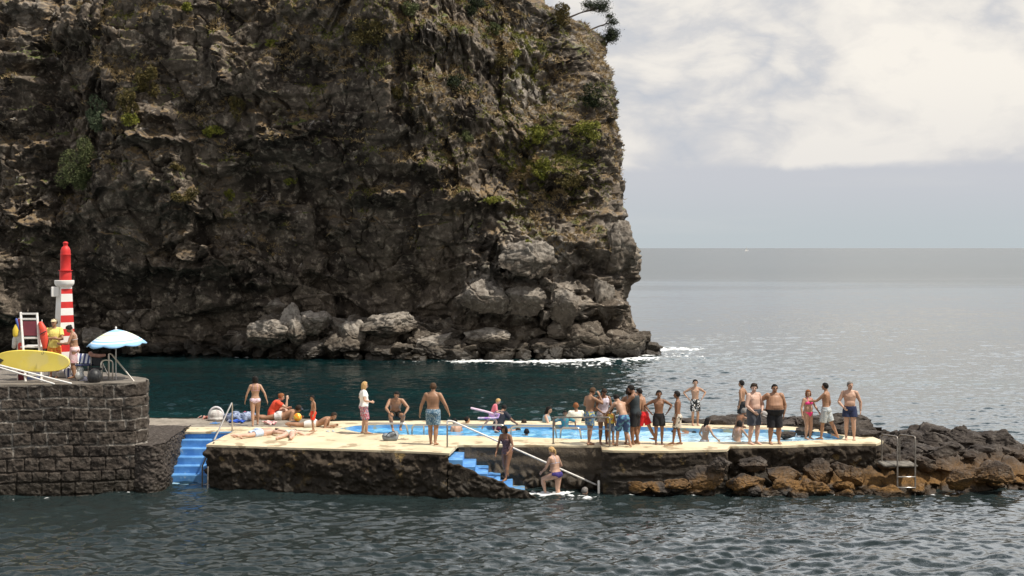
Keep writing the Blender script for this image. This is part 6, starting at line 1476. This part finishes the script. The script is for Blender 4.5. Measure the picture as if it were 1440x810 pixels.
for a in ((118,238,66,86,'green','big dense green shrub low on the left of the cliff',1.3),(140,162,44,50,'grey','pale grey green shrub just above the big dense one',1.1),(210,115,38,56,'olive','tall brown green heath bush beside the pale pillar of rock',1.1),
          (182,148,40,44,'olive','brownish bush between the pale shrub and the tall heath bush',1.),(190,170,30,26,'lime','yellow green tuft under the brownish bush',.8),(300,186,34,22,'lime','bright lime clump right of the ledges, left half of the cliff',.8),(336,152,26,40,'olive','olive bush just right of the pale rock pillar',.8),
          (382,62,26,14,'lime','small lime clump high up between the pillar and the buttress',.7),(266,12,28,14,'lime','small yellow green clump at the top edge, left part',.7),(265,275,44,26,'olive','olive tuft on the ledge below the rocks, left centre',.8),(325,275,20,20,'lime','little lime tuft on a nose of rock at left centre',.6),
          (520,52,60,40,'olive','wide olive bush high on the cliff left of centre top',1.),(575,14,34,28,'green','green bush at the top edge above the wide olive one',.9),(663,10,44,34,'dark','dark green bush at the top edge above the buttress',1.),(694,42,26,20,'green','small green bush under the dark top edge bush',.7),
          (640,122,56,34,'dark','broad dark green mat bush on the buttress',1.),(700,92,36,32,'olive','olive heath clump left of the white rock face',.9),(722,76,24,20,'lime','lime clump beside the white rock face',.6),(748,192,44,36,'lime','yellow green cushion below the white rock face',1.),(764,236,34,36,'lime','brightest yellow green cushion on the right of the cliff',1.),
          (828,186,52,34,'lime','broad green crowned bush near the right edge, mid height',1.),(832,136,46,40,'dark','dark bush on the right shoulder of the cliff',1.),(800,260,50,24,'olive','brown grassy bush below the broad green crowned one',.9),(655,190,22,30,'green','thin green bush on the rib of the buttress',.6),
          (690,282,44,16,'lime','low green tuft on the overhanging ledge right of centre',.7),(745,345,14,18,'lime','tiny green tuft growing from the largest bird stained boulder',.4),(560,130,24,24,'olive','small olive tuft left of the broad dark mat bush',.6),(785,20,50,40,'olive','brown green bush near the top right edge of the cliff',1.),(250,235,30,18,'olive','thin brown tuft among the lower left ledges',.5),(410,255,18,14,'lime','tiny lime tuft alone in the dark recess',.4)):
    shrub(*a[:6], dens=a[6])
# small wind bent trees on the skyline
def tree(px, py, w, h, lab, n=7, fx=0.):
    c0 = None
    for k in range(60):
        l_, _ = on_cliff(px-k, py+h/2+k*.25)
        if l_ is not None: c0 = Vector((l_.x-.15, l_.y+.1, l_.z)); fx = fx+(k*S_); break
    rg = np.random.default_rng(int(px)); t = empty('tree', c0, lab, 'tree'); mb = MB(); pts = []
    W, Hh = w*S_*.5, h*S_
    tr = [Vector((-.8,.5,-.8)), Vector((-.1,0,.1)), Vector((fx*.4, 0, Hh*.35)), Vector((fx, 0, Hh*.6))]; mb.tube(tr, [.10,.075,.05,.03], n=7)
    br = MB()
    for k in range(n):
        a = rg.uniform(0, 6.28); b0 = tr[2].lerp(tr[3], rg.uniform(0, 1)); e = Vector((fx+W*.8*math.cos(a)*rg.uniform(.5,1), W*.5*math.sin(a), Hh*rg.uniform(.45, .95))); br.tube([b0, b0.lerp(e, .5)+Vector((0,0,-.04)), e], [.028,.018,.008], n=5)
        m = 150; q = rg.normal(size=(m,3))*.55; pts.append(np.array(e)+q*np.array([.38,.34,.30])*(.6+W*.3))
    mb.build('trunk', TWIG, t); br.build('limbs', TWIG, t); V, Fc = leaves(np.concatenate(pts), .085, rg, .6); mesh_obj('crown', V, Fc, LM['dark'], t, smooth=False)
tree(836,4,46,30,'dark wind bent tree against the sky at the top of the cliff',22,.5)
tree(861,52,26,36,'dark bushy tree sticking out from the cliff edge against the sky',22,.1)
tree(864,24,16,26,'slim sparse sapling against the sky above the bushy tree',7,.15)
# dry grass and creepers on the ledges
def tufts():
    V = CV; a = V[1:-1,2:]-V[1:-1,:-2]; b = V[2:,1:-1]-V[:-2,1:-1]; n = np.cross(a, b); n /= np.linalg.norm(n, axis=2)[:,:,None]+1e-9
    p = V[1:-1,1:-1].reshape(-1,3); n = n.reshape(-1,3); n = n*np.where(n[:,1] > 0, -1, 1)[:,None]
    m = (n[:,2] > .30) & (p[:,2] > 6) & (fbm(p*.35, 3, 66)+.035*(p[:,2]-14)+.04*(p[:,0]+8)*.5 > .05) & (p[:,0] > -34)
    gsp = np.exp(-(((p[:,0]-dpx(775))/3.6)**2+((p[:,2]-zpx(222))/2.4)**2))+.8*np.exp(-(((p[:,0]-dpx(740))/3)**2+((p[:,2]-zpx(60))/2)**2)); m2 = (n[:,2] > .12) & (gsp*(.55+fbm(p*.9, 3, 68)) > .34)
    idx2 = np.flatnonzero(m2); idx = np.flatnonzero(m); rg = np.random.default_rng(8); idx = rg.choice(idx, min(12000, len(idx)), replace=False); idx = np.concatenate([idx, rg.choice(idx2, min(5000, len(idx2)), replace=False)]); g2_ = gsp[idx]; P0 = p[idx]; N0 = n[idx]
    for nm, sel, mat, L, lab in (('dry_grass', fbm(P0*.5, 2, 71) < .12-.5*g2_, M('dry_grass', (.24,.165,.075), (.36,.27,.14), 3, .85, spec=.2), .30, 'tufts of dry straw coloured grass on the ledges of the cliff'), ('green_creeper', fbm(P0*.5, 2, 71) >= .12-.5*g2_, M('creeper', (.085,.095,.024), (.21,.20,.05), 3, .85, spec=.2), .2, 'low green creeping plants on the ledges of the cliff')):
        Q = np.repeat(P0[sel], 5, 0); Nn = np.repeat(N0[sel], 5, 0); k = len(Q); d = Nn*.5+np.array([0,-.1,.35])+rg.normal(size=(k,3))*.55; d /= np.linalg.norm(d, axis=1)[:,None]
        Q = Q+rg.normal(size=(k,3))*.06; s = np.cross(d, rg.normal(size=(k,3))); s /= np.linalg.norm(s, axis=1)[:,None]; LL = L*rg.uniform(.5,1.2,k)[:,None]
        tip = Q+d*LL; tip[:,2] -= (LL[:,0]**2)*.8; Vv = np.stack([Q-s*.028, Q+s*.028, tip], 1).reshape(-1,3); o = mesh_obj(nm, Vv, np.arange(k*3).reshape(-1,3), mat, smooth=False); tag(o, lab, 'grass' if nm == 'dry_grass' else 'plants', kind='stuff')
tufts()
